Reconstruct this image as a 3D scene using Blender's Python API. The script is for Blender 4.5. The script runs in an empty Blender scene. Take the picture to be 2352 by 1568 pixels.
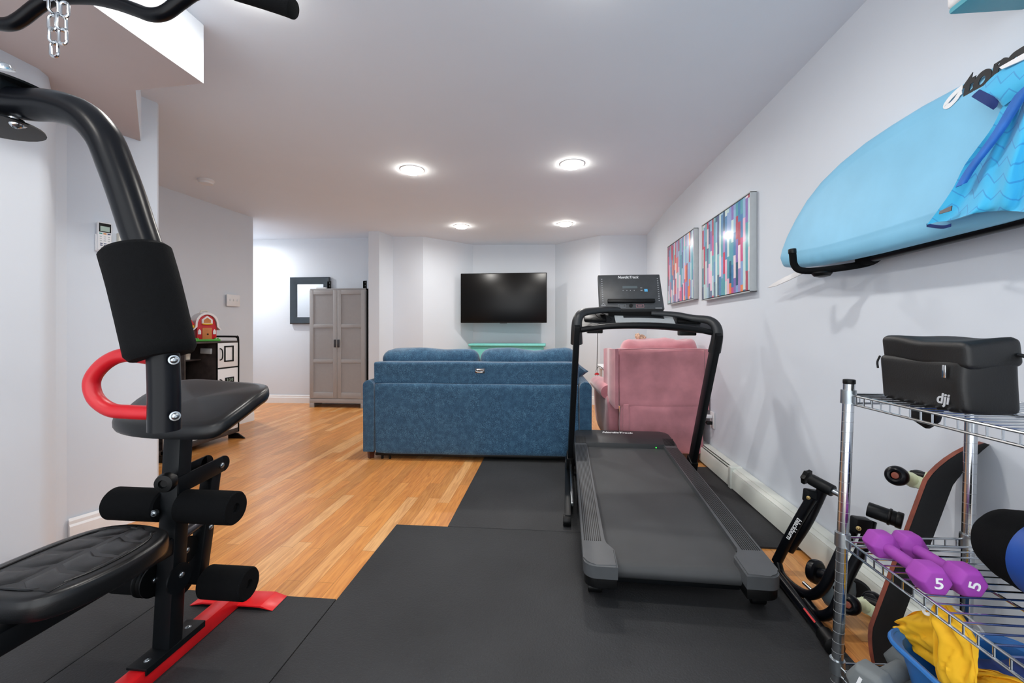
import bpy, bmesh, math, random
from mathutils import Vector as V, Matrix, noise
random.seed(7)
R = math.radians
S = bpy.context.scene
C = S.collection

# ------------------------------------------------------------------ camera, world, lights, exposure
YAW = math.atan(92 / 980.0)
HOR = 757.0
cam = bpy.data.cameras.new('camera'); cam.lens = 15.0; cam.sensor_width = 36.0
cam.shift_y = -27 / 2352; cam.clip_start = 0.05
co = bpy.data.objects.new('camera', cam); C.objects.link(co)
co.location = (0, 0, 1.0); co.rotation_euler = (R(90), 0, YAW)
S.camera = co
w = bpy.data.worlds.new('world'); S.world = w; w.use_nodes = True
bg = w.node_tree.nodes['Background']
bg.inputs[0].default_value = (0.93, 0.965, 1.0, 1); bg.inputs[1].default_value = 3.0
S.view_settings.view_transform = 'Standard'; S.view_settings.look = 'None'
S.view_settings.gamma = 1; S.view_settings.use_curve_mapping = False
S.view_settings.exposure = -0.12
H = 2.24
LIGHTS = [(-1.08, 3.22), (0.15, 3.22), (-1.08, 5.02), (0.15, 5.02), (-1.08, 1.42), (0.15, 1.42), (-1.08, -0.38), (0.15, -0.38),
          (-4.05, 4.95)]
def lamp(x, y, power, col=(1, 0.985, 0.96)):
    l = bpy.data.lights.new('downlight_lamp', 'AREA'); l.shape = 'DISK'; l.size = 0.07; l.energy = power; l.color = col
    l.spread = R(172)
    o = bpy.data.objects.new('downlight_lamp', l); C.objects.link(o); o.location = (x, y, H - 0.032)
    o['label'] = 'light of a round recessed ceiling spot'
    return o

# ------------------------------------------------------------------ measuring: photo pixel -> point on a known plane
def ray(u, v):
    a = (u - 1176) / 980.0; b = (HOR - v) / 980.0; c, s = math.cos(YAW), math.sin(YAW)
    return V((c * a - s, s * a + c, b))
CP = V((0, 0, 1))
def AX(u, v, x): d = ray(u, v); return CP + d * (x / d.x)
def AY(u, v, y): d = ray(u, v); return CP + d * (y / d.y)
def AZ(u, v, z): d = ray(u, v); return CP + d * ((z - 1) / d.z)
def PL(u, v, p, n): d = ray(u, v); return CP + d * ((V(p) - CP).dot(V(n)) / d.dot(V(n)))

# ------------------------------------------------------------------ colours and materials
def lin(h):
    if isinstance(h, str): h = tuple(int(h[i:i + 2], 16) / 255 for i in (0, 2, 4))
    return tuple((c / 12.92 if c <= 0.04045 else ((c + 0.055) / 1.055) ** 2.4) for c in h) + (1,)
def mat(name, col, rough=0.5, metal=0.0, var=0.04, scale=30, bump=0.0, bscale=200, spec=0.5, emit=None, es=0, sheen=0, coat=0, alpha=1, trans=0):
    m = bpy.data.materials.new(name); m.use_nodes = True
    n = m.node_tree.nodes; l = m.node_tree.links; p = n['Principled BSDF']
    c = lin(col)
    tc = n.new('ShaderNodeTexCoord')
    if var:
        t = n.new('ShaderNodeTexNoise'); t.inputs['Scale'].default_value = scale; t.inputs['Detail'].default_value = 4
        r = n.new('ShaderNodeValToRGB'); r.color_ramp.elements[0].position = 0.3; r.color_ramp.elements[1].position = 0.7
        r.color_ramp.elements[0].color = tuple(max(0, x * (1 - var)) for x in c[:3]) + (1,)
        r.color_ramp.elements[1].color = tuple(min(1, x * (1 + var)) for x in c[:3]) + (1,)
        l.new(tc.outputs['Object'], t.inputs['Vector']); l.new(t.outputs['Fac'], r.inputs['Fac']); l.new(r.outputs['Color'], p.inputs['Base Color'])
    else:
        p.inputs['Base Color'].default_value = c
    p.inputs['Roughness'].default_value = rough; p.inputs['Metallic'].default_value = metal
    p.inputs['Specular IOR Level'].default_value = spec
    if sheen: p.inputs['Sheen Weight'].default_value = sheen
    if coat: p.inputs['Coat Weight'].default_value = coat
    if alpha < 1: p.inputs['Alpha'].default_value = alpha
    if trans: p.inputs['Transmission Weight'].default_value = trans
    if bump:
        t2 = n.new('ShaderNodeTexNoise'); t2.inputs['Scale'].default_value = bscale; t2.inputs['Detail'].default_value = 3
        b = n.new('ShaderNodeBump'); b.inputs['Strength'].default_value = bump; b.inputs['Distance'].default_value = 0.002
        l.new(tc.outputs['Object'], t2.inputs['Vector']); l.new(t2.outputs['Fac'], b.inputs['Height']); l.new(b.outputs['Normal'], p.inputs['Normal'])
    if emit: p.inputs['Emission Color'].default_value = lin(emit); p.inputs['Emission Strength'].default_value = es
    return m
M = {}
M['wall'] = mat('wall_paint', 'd8dfe8', 0.6, var=0.01, scale=3, bump=0.05, bscale=300, spec=0.3)
M['ceil'] = mat('ceiling_paint', 'e6eef8', 0.8, var=0.008, scale=3, bump=0.05, bscale=200, spec=0.2)
M['soffit'] = mat('soffit_bounce_tint', 'c8bfbf', 0.8, var=0.02, scale=4, spec=0.2)  # soffit underside only: warm bounce from the floor painted into its colour
M['trim'] = mat('white_trim', 'eceef0', 0.35, var=0.01)
M['black'] = mat('black_powder_coat', '0c0f12', 0.42, var=0.1, scale=60, bump=0.06, bscale=500, spec=0.22)
M['tubeb'] = mat('black_gloss_tube', '080a0f', 0.3, var=0.05, spec=0.2)
M['foam'] = mat('black_foam', '07080a', 0.9, var=0.2, scale=200, bump=0.4, bscale=700, spec=0.15)
M['vinyl'] = mat('black_vinyl', '0d0e10', 0.33, var=0.05, bump=0.08, bscale=400, spec=0.4)
M['red'] = mat('red_paint', 'de161e', 0.35, var=0.05)
M['redtube'] = mat('red_rubber', 'b20c1a', 0.4, var=0.05)
M['chrome'] = mat('chrome', 'c9cdd0', 0.16, 1.0, var=0.03)
M['zinc'] = mat('zinc_bolt', 'a9b0b4', 0.3, 1.0, var=0.1)
M['plast'] = mat('dark_plastic', '222528', 0.42, var=0.06, bump=0.05)
M['plast2'] = mat('charcoal_rail_plastic', '484b4e', 0.4, var=0.05)
M['dkplast'] = mat('black_plastic', '08090a', 0.42, var=0.05, spec=0.25)
M['silver'] = mat('silver_plastic', 'b4babd', 0.35, var=0.03)
M['belt'] = mat('treadmill_belt', '3a3c3e', 0.62, var=0.12, scale=5, bump=0.25, bscale=900)
M['grey'] = mat('grey_cabinet_paint', 'a2a1a2', 0.45, var=0.02)
M['greyd'] = mat('grey_panel_paint', '9c9b9c', 0.45, var=0.02)
M['handle'] = mat('pewter_handle', '57565a', 0.35, 0.8)
M['pink'] = mat('pink_velvet', 'c6848d', 0.85, var=0.22, scale=6, bump=0.2, bscale=40, sheen=0.6)
M['wood'] = mat('cherry_leg', '4a2014', 0.3, var=0.3, scale=20)
M['teal'] = mat('teal_paint', '74c8c1', 0.4, var=0.04)
M['screen'] = mat('tv_screen', '060708', 0.3, var=0, spec=0.3)
M['frameb'] = mat('slate_mirror_frame', '2a3640', 0.3, var=0.15, scale=12)
M['mirror'] = mat('mirror_glass', 'd4d7da', 0.03, 1.0, var=0)
M['dwood'] = mat('dark_wood_grain', '38302e', 0.5, var=0.4, scale=15)
M['white'] = mat('white_plastic', 'e8e8ea', 0.4, var=0.01)
M['offw'] = mat('offwhite_plastic', 'd9d6cb', 0.4, var=0.02)
M['heat'] = mat('heater_enamel', 'd6dbd4', 0.3, var=0.03, scale=4)
M['board'] = mat('surfboard_blue', '7fbfe0', 0.5, var=0.06, scale=5, spec=0.35)
M['boardr'] = mat('surfboard_rail', '6db4d2', 0.28, var=0.04)
M['acbounce'] = mat('underside_bounce_tint', '4fa6b8', 0.4, var=0.03)  # white unit's underside, with blue bounce from the surfboard put into the colour
M['navy'] = mat('navy_cloth', '15306f', 0.8, var=0.15, scale=20)
M['cuff'] = mat('blue_cloth', '2c6cc0', 0.8, var=0.2, scale=20)
M['yellow'] = mat('yellow_cloth', 'f0b81c', 0.8, var=0.08, scale=12, bump=0.2, bscale=60)
M['purple'] = mat('purple_neoprene', '93399f', 0.7, var=0.05, bump=0.1)
M['greyneo'] = mat('grey_neoprene', '6a7072', 0.7, var=0.05, bump=0.1)
M['bin'] = mat('blue_bin_plastic', '2a6db4', 0.35, var=0.04)
M['bluer'] = mat('blue_vinyl', '1a4b9c', 0.5, var=0.06)
M['grip'] = mat('griptape', '131416', 0.95, var=0.3, scale=300, bump=0.5, bscale=900)
M['deck'] = mat('red_wood_ply', '7a3a28', 0.5, var=0.35, scale=25)
M['truck'] = mat('pale_green_truck', 'cfd8b8', 0.35, var=0.05)
M['lime'] = mat('lime_metal', '9cba4e', 0.35, var=0.05)
M['bag'] = mat('black_bag_leatherette', '0e0f10', 0.5, var=0.1, bump=0.15, bscale=300)
M['strap'] = mat('black_webbing', '0b0c0e', 0.8, var=0.2, scale=80)
M['silvert'] = mat('silver_print', 'b9bcc0', 0.4, var=0)
M['whitet'] = mat('white_print', 'e6e8ea', 0.5, var=0)
M['dimt'] = mat('grey_print', '8a8f92', 0.5, var=0)
M['blackt'] = mat('black_print', '14171a', 0.5, var=0)
M['bluesticker'] = mat('blue_sticker', '5fb4e4', 0.4, var=0.1)
M['lcd'] = mat('grey_lcd', '596468', 0.3, var=0.03)
M['lcdg'] = mat('green_grey_lcd', 'a9bfb4', 0.3, var=0.03)
M['gr'] = mat('green_toy_plastic', '4aa63a', 0.4, var=0.04)
M['rd'] = mat('red_toy_plastic', 'c4161e', 0.4, var=0.04)
M['or'] = mat('orange_toy_plastic', 'c77a3e', 0.5, var=0.06)
M['yl'] = mat('yellow_toy_plastic', 'efb81e', 0.4, var=0.04)
M['cream'] = mat('cream_toy_plastic', 'd8d4c8', 0.5, var=0.03)
M['teab'] = mat('teal_button', '3f9c92', 0.5, var=0)
M['orb'] = mat('orange_button', 'd88a3c', 0.5, var=0)
M['navb'] = mat('navy_button', '2c3a62', 0.5, var=0)
M['gold'] = mat('gold_zip', 'b09a68', 0.35, 0.8)
M['lit'] = mat('lit_diffuser', 'ffffff', 0.5, var=0, emit='fff6e8', es=75)
M['led'] = mat('green_led', '30e040', 0.5, var=0, emit='30e040', es=4)
M['toolg'] = mat('grey_tool_body', '5f6a70', 0.4, var=0.06)
M['clear'] = mat('clear_plastic_ring', 'd8dcdc', 0.15, var=0, alpha=0.6)
M['tanw'] = mat('brown_white_plush', 'c4a48c', 0.9, var=0.5, scale=60)

def nodes_of(m): return m.node_tree.nodes, m.node_tree.links, m.node_tree.nodes['Principled BSDF']
# laminate strip floor, boards run along Y
def floor_mat():
    m = bpy.data.materials.new('laminate_strip_floor'); m.use_nodes = True; n, l, p = nodes_of(m)
    g = n.new('ShaderNodeNewGeometry'); mp = n.new('ShaderNodeMapping'); mp.inputs['Rotation'].default_value = (0, 0, R(90))
    l.new(g.outputs['Position'], mp.inputs['Vector'])
    b = n.new('ShaderNodeTexBrick'); b.inputs['Scale'].default_value = 1.0
    b.inputs['Brick Width'].default_value = 0.62; b.inputs['Row Height'].default_value = 0.066
    b.inputs['Mortar Size'].default_value = 0.0007; b.inputs['Mortar Smooth'].default_value = 0.1
    b.offset = 0.37; b.offset_frequency = 3; b.squash = 1.3; b.squash_frequency = 2
    b.inputs['Color1'].default_value = (0, 0, 0, 1); b.inputs['Color2'].default_value = (1, 1, 1, 1); b.inputs['Mortar'].default_value = (0.2, 0.2, 0.2, 1)
    l.new(mp.outputs['Vector'], b.inputs['Vector'])
    r = n.new('ShaderNodeValToRGB'); e = r.color_ramp.elements
    e[0].color = lin('cf9150'); e[0].position = 0; e[1].color = lin('eab578'); e[1].position = 1
    x = e.new(0.4); x.color = lin('dd9650'); x = e.new(0.7); x.color = lin('e6a056')
    l.new(b.outputs['Color'], r.inputs['Fac'])
    mp2 = n.new('ShaderNodeMapping'); mp2.inputs['Scale'].default_value = (28, 2.2, 1); l.new(g.outputs['Position'], mp2.inputs['Vector'])
    t = n.new('ShaderNodeTexNoise'); t.inputs['Scale'].default_value = 1.6; t.inputs['Detail'].default_value = 6; t.inputs['Distortion'].default_value = 1.6
    l.new(mp2.outputs['Vector'], t.inputs['Vector'])
    r2 = n.new('ShaderNodeValToRGB'); r2.color_ramp.elements[0].position = 0.32; r2.color_ramp.elements[0].color = lin('a8682e')
    r2.color_ramp.elements[1].position = 0.62; r2.color_ramp.elements[1].color = (1, 1, 1, 1); l.new(t.outputs['Fac'], r2.inputs['Fac'])
    mx = n.new('ShaderNodeMix'); mx.data_type = 'RGBA'; mx.blend_type = 'MULTIPLY'; mx.inputs['Factor'].default_value = 0.42
    l.new(r.outputs['Color'], mx.inputs['A']); l.new(r2.outputs['Color'], mx.inputs['B'])
    mx2 = n.new('ShaderNodeMix'); mx2.data_type = 'RGBA'; mx2.inputs['B'].default_value = lin('8a5524')
    l.new(b.outputs['Fac'], mx2.inputs['Factor']); l.new(mx.outputs['Result'], mx2.inputs['A'])
    l.new(mx2.outputs['Result'], p.inputs['Base Color']); p.inputs['Roughness'].default_value = 0.28
    return m
M['floor'] = floor_mat()
def mat_rubber():
    m = mat('rubber_mat', '2e2f31', 0.68, var=0.25, scale=2.2, bump=0.9, bscale=160, spec=0.35)
    n, l, p = nodes_of(m); ramp = p.inputs['Base Color'].links[0].from_node
    g = n['Texture Coordinate'] if 'Texture Coordinate' in n else n.new('ShaderNodeTexCoord')
    t = n.new('ShaderNodeTexNoise'); t.inputs['Scale'].default_value = 380; l.new(g.outputs['Object'], t.inputs['Vector'])
    r = n.new('ShaderNodeValToRGB'); r.color_ramp.elements[0].position = 0.66; r.color_ramp.elements[1].position = 0.8
    l.new(t.outputs['Fac'], r.inputs['Fac'])
    mx = n.new('ShaderNodeMix'); mx.data_type = 'RGBA'; mx.inputs['B'].default_value = lin('5d6064')
    l.new(r.outputs['Color'], mx.inputs['Factor']); l.new(ramp.outputs['Color'], mx.inputs['A']); l.new(mx.outputs['Result'], p.inputs['Base Color'])
    return m
M['rubber'] = mat_rubber()
def heather():
    m = bpy.data.materials.new('blue_heather_fabric'); m.use_nodes = True; n, l, p = nodes_of(m)
    tc = n.new('ShaderNodeTexCoord')
    t = n.new('ShaderNodeTexNoise'); t.inputs['Scale'].default_value = 420; t.inputs['Detail'].default_value = 2
    t2 = n.new('ShaderNodeTexNoise'); t2.inputs['Scale'].default_value = 28; t2.inputs['Detail'].default_value = 4
    for q in (t, t2): l.new(tc.outputs['Object'], q.inputs['Vector'])
    a = n.new('ShaderNodeMath'); a.operation = 'MULTIPLY_ADD'; a.inputs[1].default_value = 0.25; l.new(t2.outputs['Fac'], a.inputs[0]); l.new(t.outputs['Fac'], a.inputs[2])
    r = n.new('ShaderNodeValToRGB'); e = r.color_ramp.elements
    e[0].position = 0.48; e[0].color = lin('173650'); e[1].position = 0.86; e[1].color = lin('6f9ab4'); x = e.new(0.66); x.color = lin('255272')
    l.new(a.outputs[0], r.inputs['Fac']); l.new(r.outputs['Color'], p.inputs['Base Color'])
    b = n.new('ShaderNodeBump'); b.inputs['Strength'].default_value = 0.3; b.inputs['Distance'].default_value = 0.002
    l.new(t.outputs['Fac'], b.inputs['Height']); l.new(b.outputs['Normal'], p.inputs['Normal'])
    p.inputs['Roughness'].default_value = 0.9; p.inputs['Sheen Weight'].default_value = 0.3
    return m
M['blue'] = heather()
def painting(name, seed, glo):
    # vertical brush bars: random columns along Y, random breaks along Z
    m = bpy.data.materials.new(name); m.use_nodes = True; n, l, p = nodes_of(m)
    g = n.new('ShaderNodeTexCoord'); s = n.new('ShaderNodeSeparateXYZ'); l.new(g.outputs['Object'], s.inputs[0])
    def mt(op, a, b=None, c=None):
        q = n.new('ShaderNodeMath'); q.operation = op
        for i, z in enumerate((a, b, c)):
            if z is None: continue
            if isinstance(z, (int, float)): q.inputs[i].default_value = z
            else: l.new(z, q.inputs[i])
        return q.outputs[0]
    wob = n.new('ShaderNodeTexNoise'); wob.inputs['Scale'].default_value = 9; l.new(g.outputs['Object'], wob.inputs['Vector'])
    y = mt('ADD', s.outputs['Y'], mt('MULTIPLY', wob.outputs['Fac'], 0.010))
    col = mt('FLOOR', mt('MULTIPLY', y, 30.0))
    cn = n.new('ShaderNodeTexWhiteNoise'); cn.noise_dimensions = '1D'; l.new(mt('ADD', col, seed), cn.inputs['W'])
    zz = mt('FLOOR', mt('ADD', mt('MULTIPLY', s.outputs['Z'], 7.0), mt('MULTIPLY', cn.outputs['Value'], 9.0)))
    w2 = n.new('ShaderNodeTexWhiteNoise'); w2.noise_dimensions = '2D'
    cmb = n.new('ShaderNodeCombineXYZ'); l.new(col, cmb.inputs[0]); l.new(mt('ADD', zz, seed * 3.1), cmb.inputs[1]); l.new(cmb.outputs[0], w2.inputs['Vector'])
    r = n.new('ShaderNodeValToRGB'); r.color_ramp.interpolation = 'CONSTANT'; e = r.color_ramp.elements
    cols = ['9fc6dc', '8fbcdc', '3f84b8', 'd04a86', 'b9dce0', '8a70b8', 'f58a4c', 'efc2da', '1e5a7c', 'd02454', '6fb8c4', 'a98cc4', 'f2dfe6', '3a4f86', '4fa3b4', '87a8d8', 'cfe6e4', 'b0405a']
    e[0].color = lin(cols[0]); e[1].color = lin(cols[1]); e[1].position = 1 / 18
    for i in range(2, 18):
        x = e.new(i / 18); x.color = lin(cols[i])
    l.new(w2.outputs['Value'], r.inputs['Fac'])
    t = n.new('ShaderNodeTexNoise'); t.inputs['Scale'].default_value = 40; l.new(g.outputs['Object'], t.inputs['Vector'])
    mx = n.new('ShaderNodeMix'); mx.data_type = 'RGBA'; mx.inputs['B'].default_value = lin('f4eef2'); l.new(mt('MULTIPLY', t.outputs['Fac'], 0.1), mx.inputs['Factor'])
    l.new(r.outputs['Color'], mx.inputs['A']); l.new(mx.outputs['Result'], p.inputs['Base Color'])
    b = n.new('ShaderNodeBump'); b.inputs['Strength'].default_value = 0.3; b.inputs['Distance'].default_value = 0.001
    l.new(t.outputs['Fac'], b.inputs['Height']); l.new(b.outputs['Normal'], p.inputs['Normal'])
    p.inputs['Roughness'].default_value = glo
    return m
M['art1'] = painting('striped_painting_large', 3.0, 0.22)
M['art2'] = painting('striped_painting_small', 41.0, 0.3)
def jersey():
    m = bpy.data.materials.new('cyan_zigzag_jersey'); m.use_nodes = True; n, l, p = nodes_of(m)
    g = n.new('ShaderNodeTexCoord'); s = n.new('ShaderNodeSeparateXYZ'); l.new(g.outputs['Object'], s.inputs[0])
    def mt(op, a, b=None):
        q = n.new('ShaderNodeMath'); q.operation = op
        for i, z in enumerate((a, b)):
            if z is None: continue
            if isinstance(z, (int, float)): q.inputs[i].default_value = z
            else: l.new(z, q.inputs[i])
        return q.outputs[0]
    zig = mt('PINGPONG', s.outputs['Y'], 0.022)
    v = mt('ADD', s.outputs['Z'], zig); v = mt('SUBTRACT', v, mt('MULTIPLY', s.outputs['Y'], 0.35))
    f = mt('FRACT', mt('MULTIPLY', v, 26))
    line = mt('LESS_THAN', f, 0.11)
    mx = n.new('ShaderNodeMix'); mx.data_type = 'RGBA'; mx.inputs['A'].default_value = lin('35b2e2'); mx.inputs['B'].default_value = lin('2b94d0')
    l.new(line, mx.inputs['Factor']); l.new(mx.outputs['Result'], p.inputs['Base Color'])
    p.inputs['Roughness'].default_value = 0.75; p.inputs['Sheen Weight'].default_value = 0.3
    return m
M['jersey'] = jersey()

# ------------------------------------------------------------------ mesh helpers
def B(): return bmesh.new()
def frame(d, up=(0, 0, 1)):
    z = V(d).normalized(); u = V(up)
    if abs(z.dot(u)) > 0.97: u = V((0, 1, 0))
    x = u.cross(z).normalized(); y = z.cross(x)
    return x, y, z
def box(bm, x0, x1, y0, y1, z0, z1, bev=0.0, seg=2, X=None):
    vs = [bm.verts.new((x, y, z)) for x in (x0, x1) for y in (y0, y1) for z in (z0, z1)]
    F = [(0, 1, 3, 2), (4, 6, 7, 5), (0, 4, 5, 1), (2, 3, 7, 6), (0, 2, 6, 4), (1, 5, 7, 3)]
    fs = [bm.faces.new([vs[i] for i in f]) for f in F]
    if X is not None:
        for v in vs: v.co = X @ v.co
    if bev > 0:
        es = list({e for f in fs for e in f.edges})
        bmesh.ops.bevel(bm, geom=es, offset=bev, segments=seg, affect='EDGES', profile=0.5)
    return vs
def bar(bm, p0, p1, w, h, bev=0.003, up=(0, 0, 1)):
    p0, p1 = V(p0), V(p1); x, y, z = frame(p1 - p0, up)
    X = Matrix(((x.x, y.x, z.x, p0.x), (x.y, y.y, z.y, p0.y), (x.z, y.z, z.z, p0.z), (0, 0, 0, 1)))
    box(bm, -w / 2, w / 2, -h / 2, h / 2, 0, (p1 - p0).length, bev, 2, X)
def loops(bm, ls, cap0=True, cap1=True, closed=True):
    vv = [[bm.verts.new(p) for p in L] for L in ls]
    n = len(ls[0])
    for a, b in zip(vv, vv[1:]):
        for i in range(n if closed else n - 1):
            j = (i + 1) % n
            try: bm.faces.new((a[i], a[j], b[j], b[i]))
            except ValueError: pass
    if closed and cap0: bm.faces.new(list(reversed(vv[0])))
    if closed and cap1: bm.faces.new(vv[-1])
    return vv
def cyl(bm, p0, p1, r, r2=None, seg=24, bev=0.0):
    p0, p1 = V(p0), V(p1); x, y, z = frame(p1 - p0); r2 = r if r2 is None else r2; L = (p1 - p0).length
    prof = [(0, r), (L, r2)] if bev <= 0 else [(0, r - bev), (bev * 0.3, r - bev * 0.3), (bev, r), (L - bev, r2), (L - bev * 0.3, r2 - bev * 0.3), (L, r2 - bev)]
    loops(bm, [[p0 + z * h + (x * math.cos(t) + y * math.sin(t)) * q for t in [2 * math.pi * i / seg for i in range(seg)]] for h, q in prof])
def lathe(bm, p0, d, prof, seg=24):
    p0 = V(p0); x, y, z = frame(d)
    loops(bm, [[p0 + z * h + (x * math.cos(t) + y * math.sin(t)) * max(q, 1e-4) for t in [2 * math.pi * i / seg for i in range(seg)]] for q, h in prof])
def dome(bm, p, d, r, h=None):
    r *= 0.72
    h = r * 0.6 if h is None else h
    lathe(bm, p, d, [(r * 1.35, 0), (r * 1.35, h * 0.25), (r, h * 0.3), (r * 0.85, h * 0.7), (r * 0.5, h * 0.95), (r * 0.35, h), (r * .3, h * .7)], 16)
def catmull(P, k=6):
    P = [V(p) for p in P]; Q = [P[0] * 2 - P[1]] + P + [P[-1] * 2 - P[-2]]; out = []
    for i in range(1, len(Q) - 2):
        a, b, c, d = Q[i - 1:i + 3]
        for j in range(k):
            t = j / k
            out.append(0.5 * ((2 * b) + (c - a) * t + (2 * a - 5 * b + 4 * c - d) * t * t + (3 * b - a - 3 * c + d) * t ** 3))
    out.append(P[-1]); return out
def tube(bm, pts, r, seg=14, k=6, flat=1.0, up=(0, 0, 1), bulge=None, closed=False):
    pts = [V(p) for p in pts]
    if closed: pts = pts + [pts[0]]
    P = catmull(pts, k) if k > 1 else pts
    n = len(P); ls = []; prev = None
    for i, p in enumerate(P):
        t = (P[min(i + 1, n - 1)] - P[max(i - 1, 0)]).normalized()
        if prev is None: x, y, _ = frame(t, up)
        else:
            x = (prev - t * prev.dot(t)).normalized(); y = t.cross(x)
        prev = x
        rr = r(i / (n - 1)) if callable(r) else r
        ls.append([p + x * math.cos(a) * rr + y * math.sin(a) * rr * flat for a in [2 * math.pi * j / seg for j in range(seg)]])
    loops(bm, ls)
def prism(bm, outline, vec, bev=0.0, seg=2):
    a = [bm.verts.new(p) for p in outline]; b = [bm.verts.new(V(p) + V(vec)) for p in outline]; n = len(a)
    fs = [bm.faces.new(list(reversed(a))), bm.faces.new(b)]
    for i in range(n): fs.append(bm.faces.new((a[i], a[(i + 1) % n], b[(i + 1) % n], b[i])))
    if bev > 0: bmesh.ops.bevel(bm, geom=list({e for f in fs for e in f.edges}), offset=bev, segments=seg, affect='EDGES', profile=0.5)
def pad(bm, outline, nrm, th, bulge=0.01, inset=0.06, closed_smooth=True, k=4):
    P = [V(p) for p in outline]
    if closed_smooth:
        Q = P[-1:] + P + P[:2]; out = []
        for i in range(1, len(Q) - 2):
            a, b, c, d = Q[i - 1:i + 3]
            for j in range(k):
                t = j / k; out.append(0.5 * ((2 * b) + (c - a) * t + (2 * a - 5 * b + 4 * c - d) * t * t + (3 * b - a - 3 * c + d) * t ** 3))
        P = out
    c = sum(P, V()) / len(P); nn = V(nrm).normalized()
    prof = [(0.02, -th), (1 - inset, -th), (1 - inset * .3, -th * .93), (1, -th * .7), (1, -th * .35), (1 - inset * .25, -th * .1), (1 - inset * .8, 0.0), (1 - inset * 2.2, bulge * .5), (0.55, bulge), (0.25, bulge), (0.02, bulge)]
    loops(bm, [[c + (p - c) * s + nn * h for p in P] for s, h in prof])
def rbox(bm, cx, cy, cz, sx, sy, sz, r, n=10, X=None, amp=0.0, fr=6.0, seed=0):
    t = bmesh.new(); bmesh.ops.create_cube(t, size=2.0)
    bmesh.ops.subdivide_edges(t, edges=t.edges[:], cuts=n, use_grid_fill=True)
    r = min(r, sx / 2, sy / 2, sz / 2) * 0.999; vm = {}
    for v in t.verts:
        q = []
        for c_, s in zip(v.co, (sx, sy, sz)):
            # concentrate samples near the edge
            u = math.copysign(abs(c_) ** 0.75, c_) if c_ else 0
            q.append(u * s / 2)
        q = V(q); inner = V([max(-s / 2 + r, min(s / 2 - r, c_)) for c_, s in zip(q, (sx, sy, sz))])
        d = q - inner
        if d.length > 1e-9:
            e = d.length; q = inner + d.normalized() * min(r, e) if max(abs(x) for x in d) >= r * 0.999 or e > r else q
        if amp:
            q += V([noise.noise(q * fr + V((seed, k_ * 9.1, 3))) for k_ in range(3)]) * amp
        q += V((cx, cy, cz))
        if X is not None: q = X @ q
        vm[v] = bm.verts.new(q)
    for f in t.faces: bm.faces.new([vm[v] for v in f.verts])
    t.free()
def sheet(bm, rows, th):
    ni, nj = len(rows), len(rows[0]); g = [[V(p) for p in r_] for r_ in rows]
    nr = []
    for i in range(ni):
        nr.append([])
        for j in range(nj):
            a = g[min(i + 1, ni - 1)][j] - g[max(i - 1, 0)][j]; b = g[i][min(j + 1, nj - 1)] - g[i][max(j - 1, 0)]
            c = a.cross(b); nr[-1].append(c.normalized() if c.length > 1e-9 else V((0, 0, 1)))
    A = [[bm.verts.new(g[i][j]) for j in range(nj)] for i in range(ni)]
    Bv = [[bm.verts.new(g[i][j] - nr[i][j] * th) for j in range(nj)] for i in range(ni)]
    for i in range(ni - 1):
        for j in range(nj - 1):
            bm.faces.new((A[i][j], A[i + 1][j], A[i + 1][j + 1], A[i][j + 1]))
            bm.faces.new((Bv[i][j], Bv[i][j + 1], Bv[i + 1][j + 1], Bv[i + 1][j]))
    for i in range(ni - 1):
        bm.faces.new((A[i][0], Bv[i][0], Bv[i + 1][0], A[i + 1][0])); bm.faces.new((A[i][-1], A[i + 1][-1], Bv[i + 1][-1], Bv[i][-1]))
    for j in range(nj - 1):
        bm.faces.new((A[0][j], A[0][j + 1], Bv[0][j + 1], Bv[0][j])); bm.faces.new((A[-1][j], Bv[-1][j], Bv[-1][j + 1], A[-1][j + 1]))

# ------------------------------------------------------------------ object helpers
MW = {}
def finish(bm, name, m, ang=35):
    bmesh.ops.recalc_face_normals(bm, faces=bm.faces[:])
    me = bpy.data.meshes.new(name); bm.to_mesh(me); bm.free()
    me.materials.append(M[m] if isinstance(m, str) else m)
    for p in me.polygons: p.use_smooth = True
    me.set_sharp_from_angle(angle=R(ang))
    o = bpy.data.objects.new(name, me); C.objects.link(o); return o
def thing(name, label, cat, loc=(0, 0, 0), rz=0, group=None, tilt=None):
    o = bpy.data.objects.new(name, None); C.objects.link(o); o.empty_display_size = 0.05
    X = Matrix.Translation(V(loc)) @ Matrix.Rotation(rz, 4, 'Z')
    if tilt is not None: X = X @ tilt
    o.matrix_world = X; MW[o] = X.copy()
    o['label'] = label; o['category'] = cat
    if group: o['group'] = group
    return o
def part(name, bm, m, par, label=None, world=False, ang=35):
    if world:
        X = MW[par].inverted()
        for v in bm.verts: v.co = X @ v.co
    o = finish(bm, name, m, ang); o.parent = par; MW[o] = MW[par]
    if label: o['label'] = label
    return o
def single(name, bm, m, label, cat, group=None, ang=35, origin=None):
    bm.verts.ensure_lookup_table()
    xs = [v.co.copy() for v in bm.verts]
    c = V(((min(p.x for p in xs) + max(p.x for p in xs)) / 2, (min(p.y for p in xs) + max(p.y for p in xs)) / 2, min(p.z for p in xs))) if origin is None else V(origin)
    for v in bm.verts: v.co -= c
    o = finish(bm, name, m, ang); o.location = c; MW[o] = Matrix.Translation(c)
    o['label'] = label; o['category'] = cat
    if group: o['group'] = group
    return o
def struct(name, bm, m, ang=35):
    o = finish(bm, name, m, ang); o['kind'] = 'structure'; MW[o] = Matrix.Identity(4); return o
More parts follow.
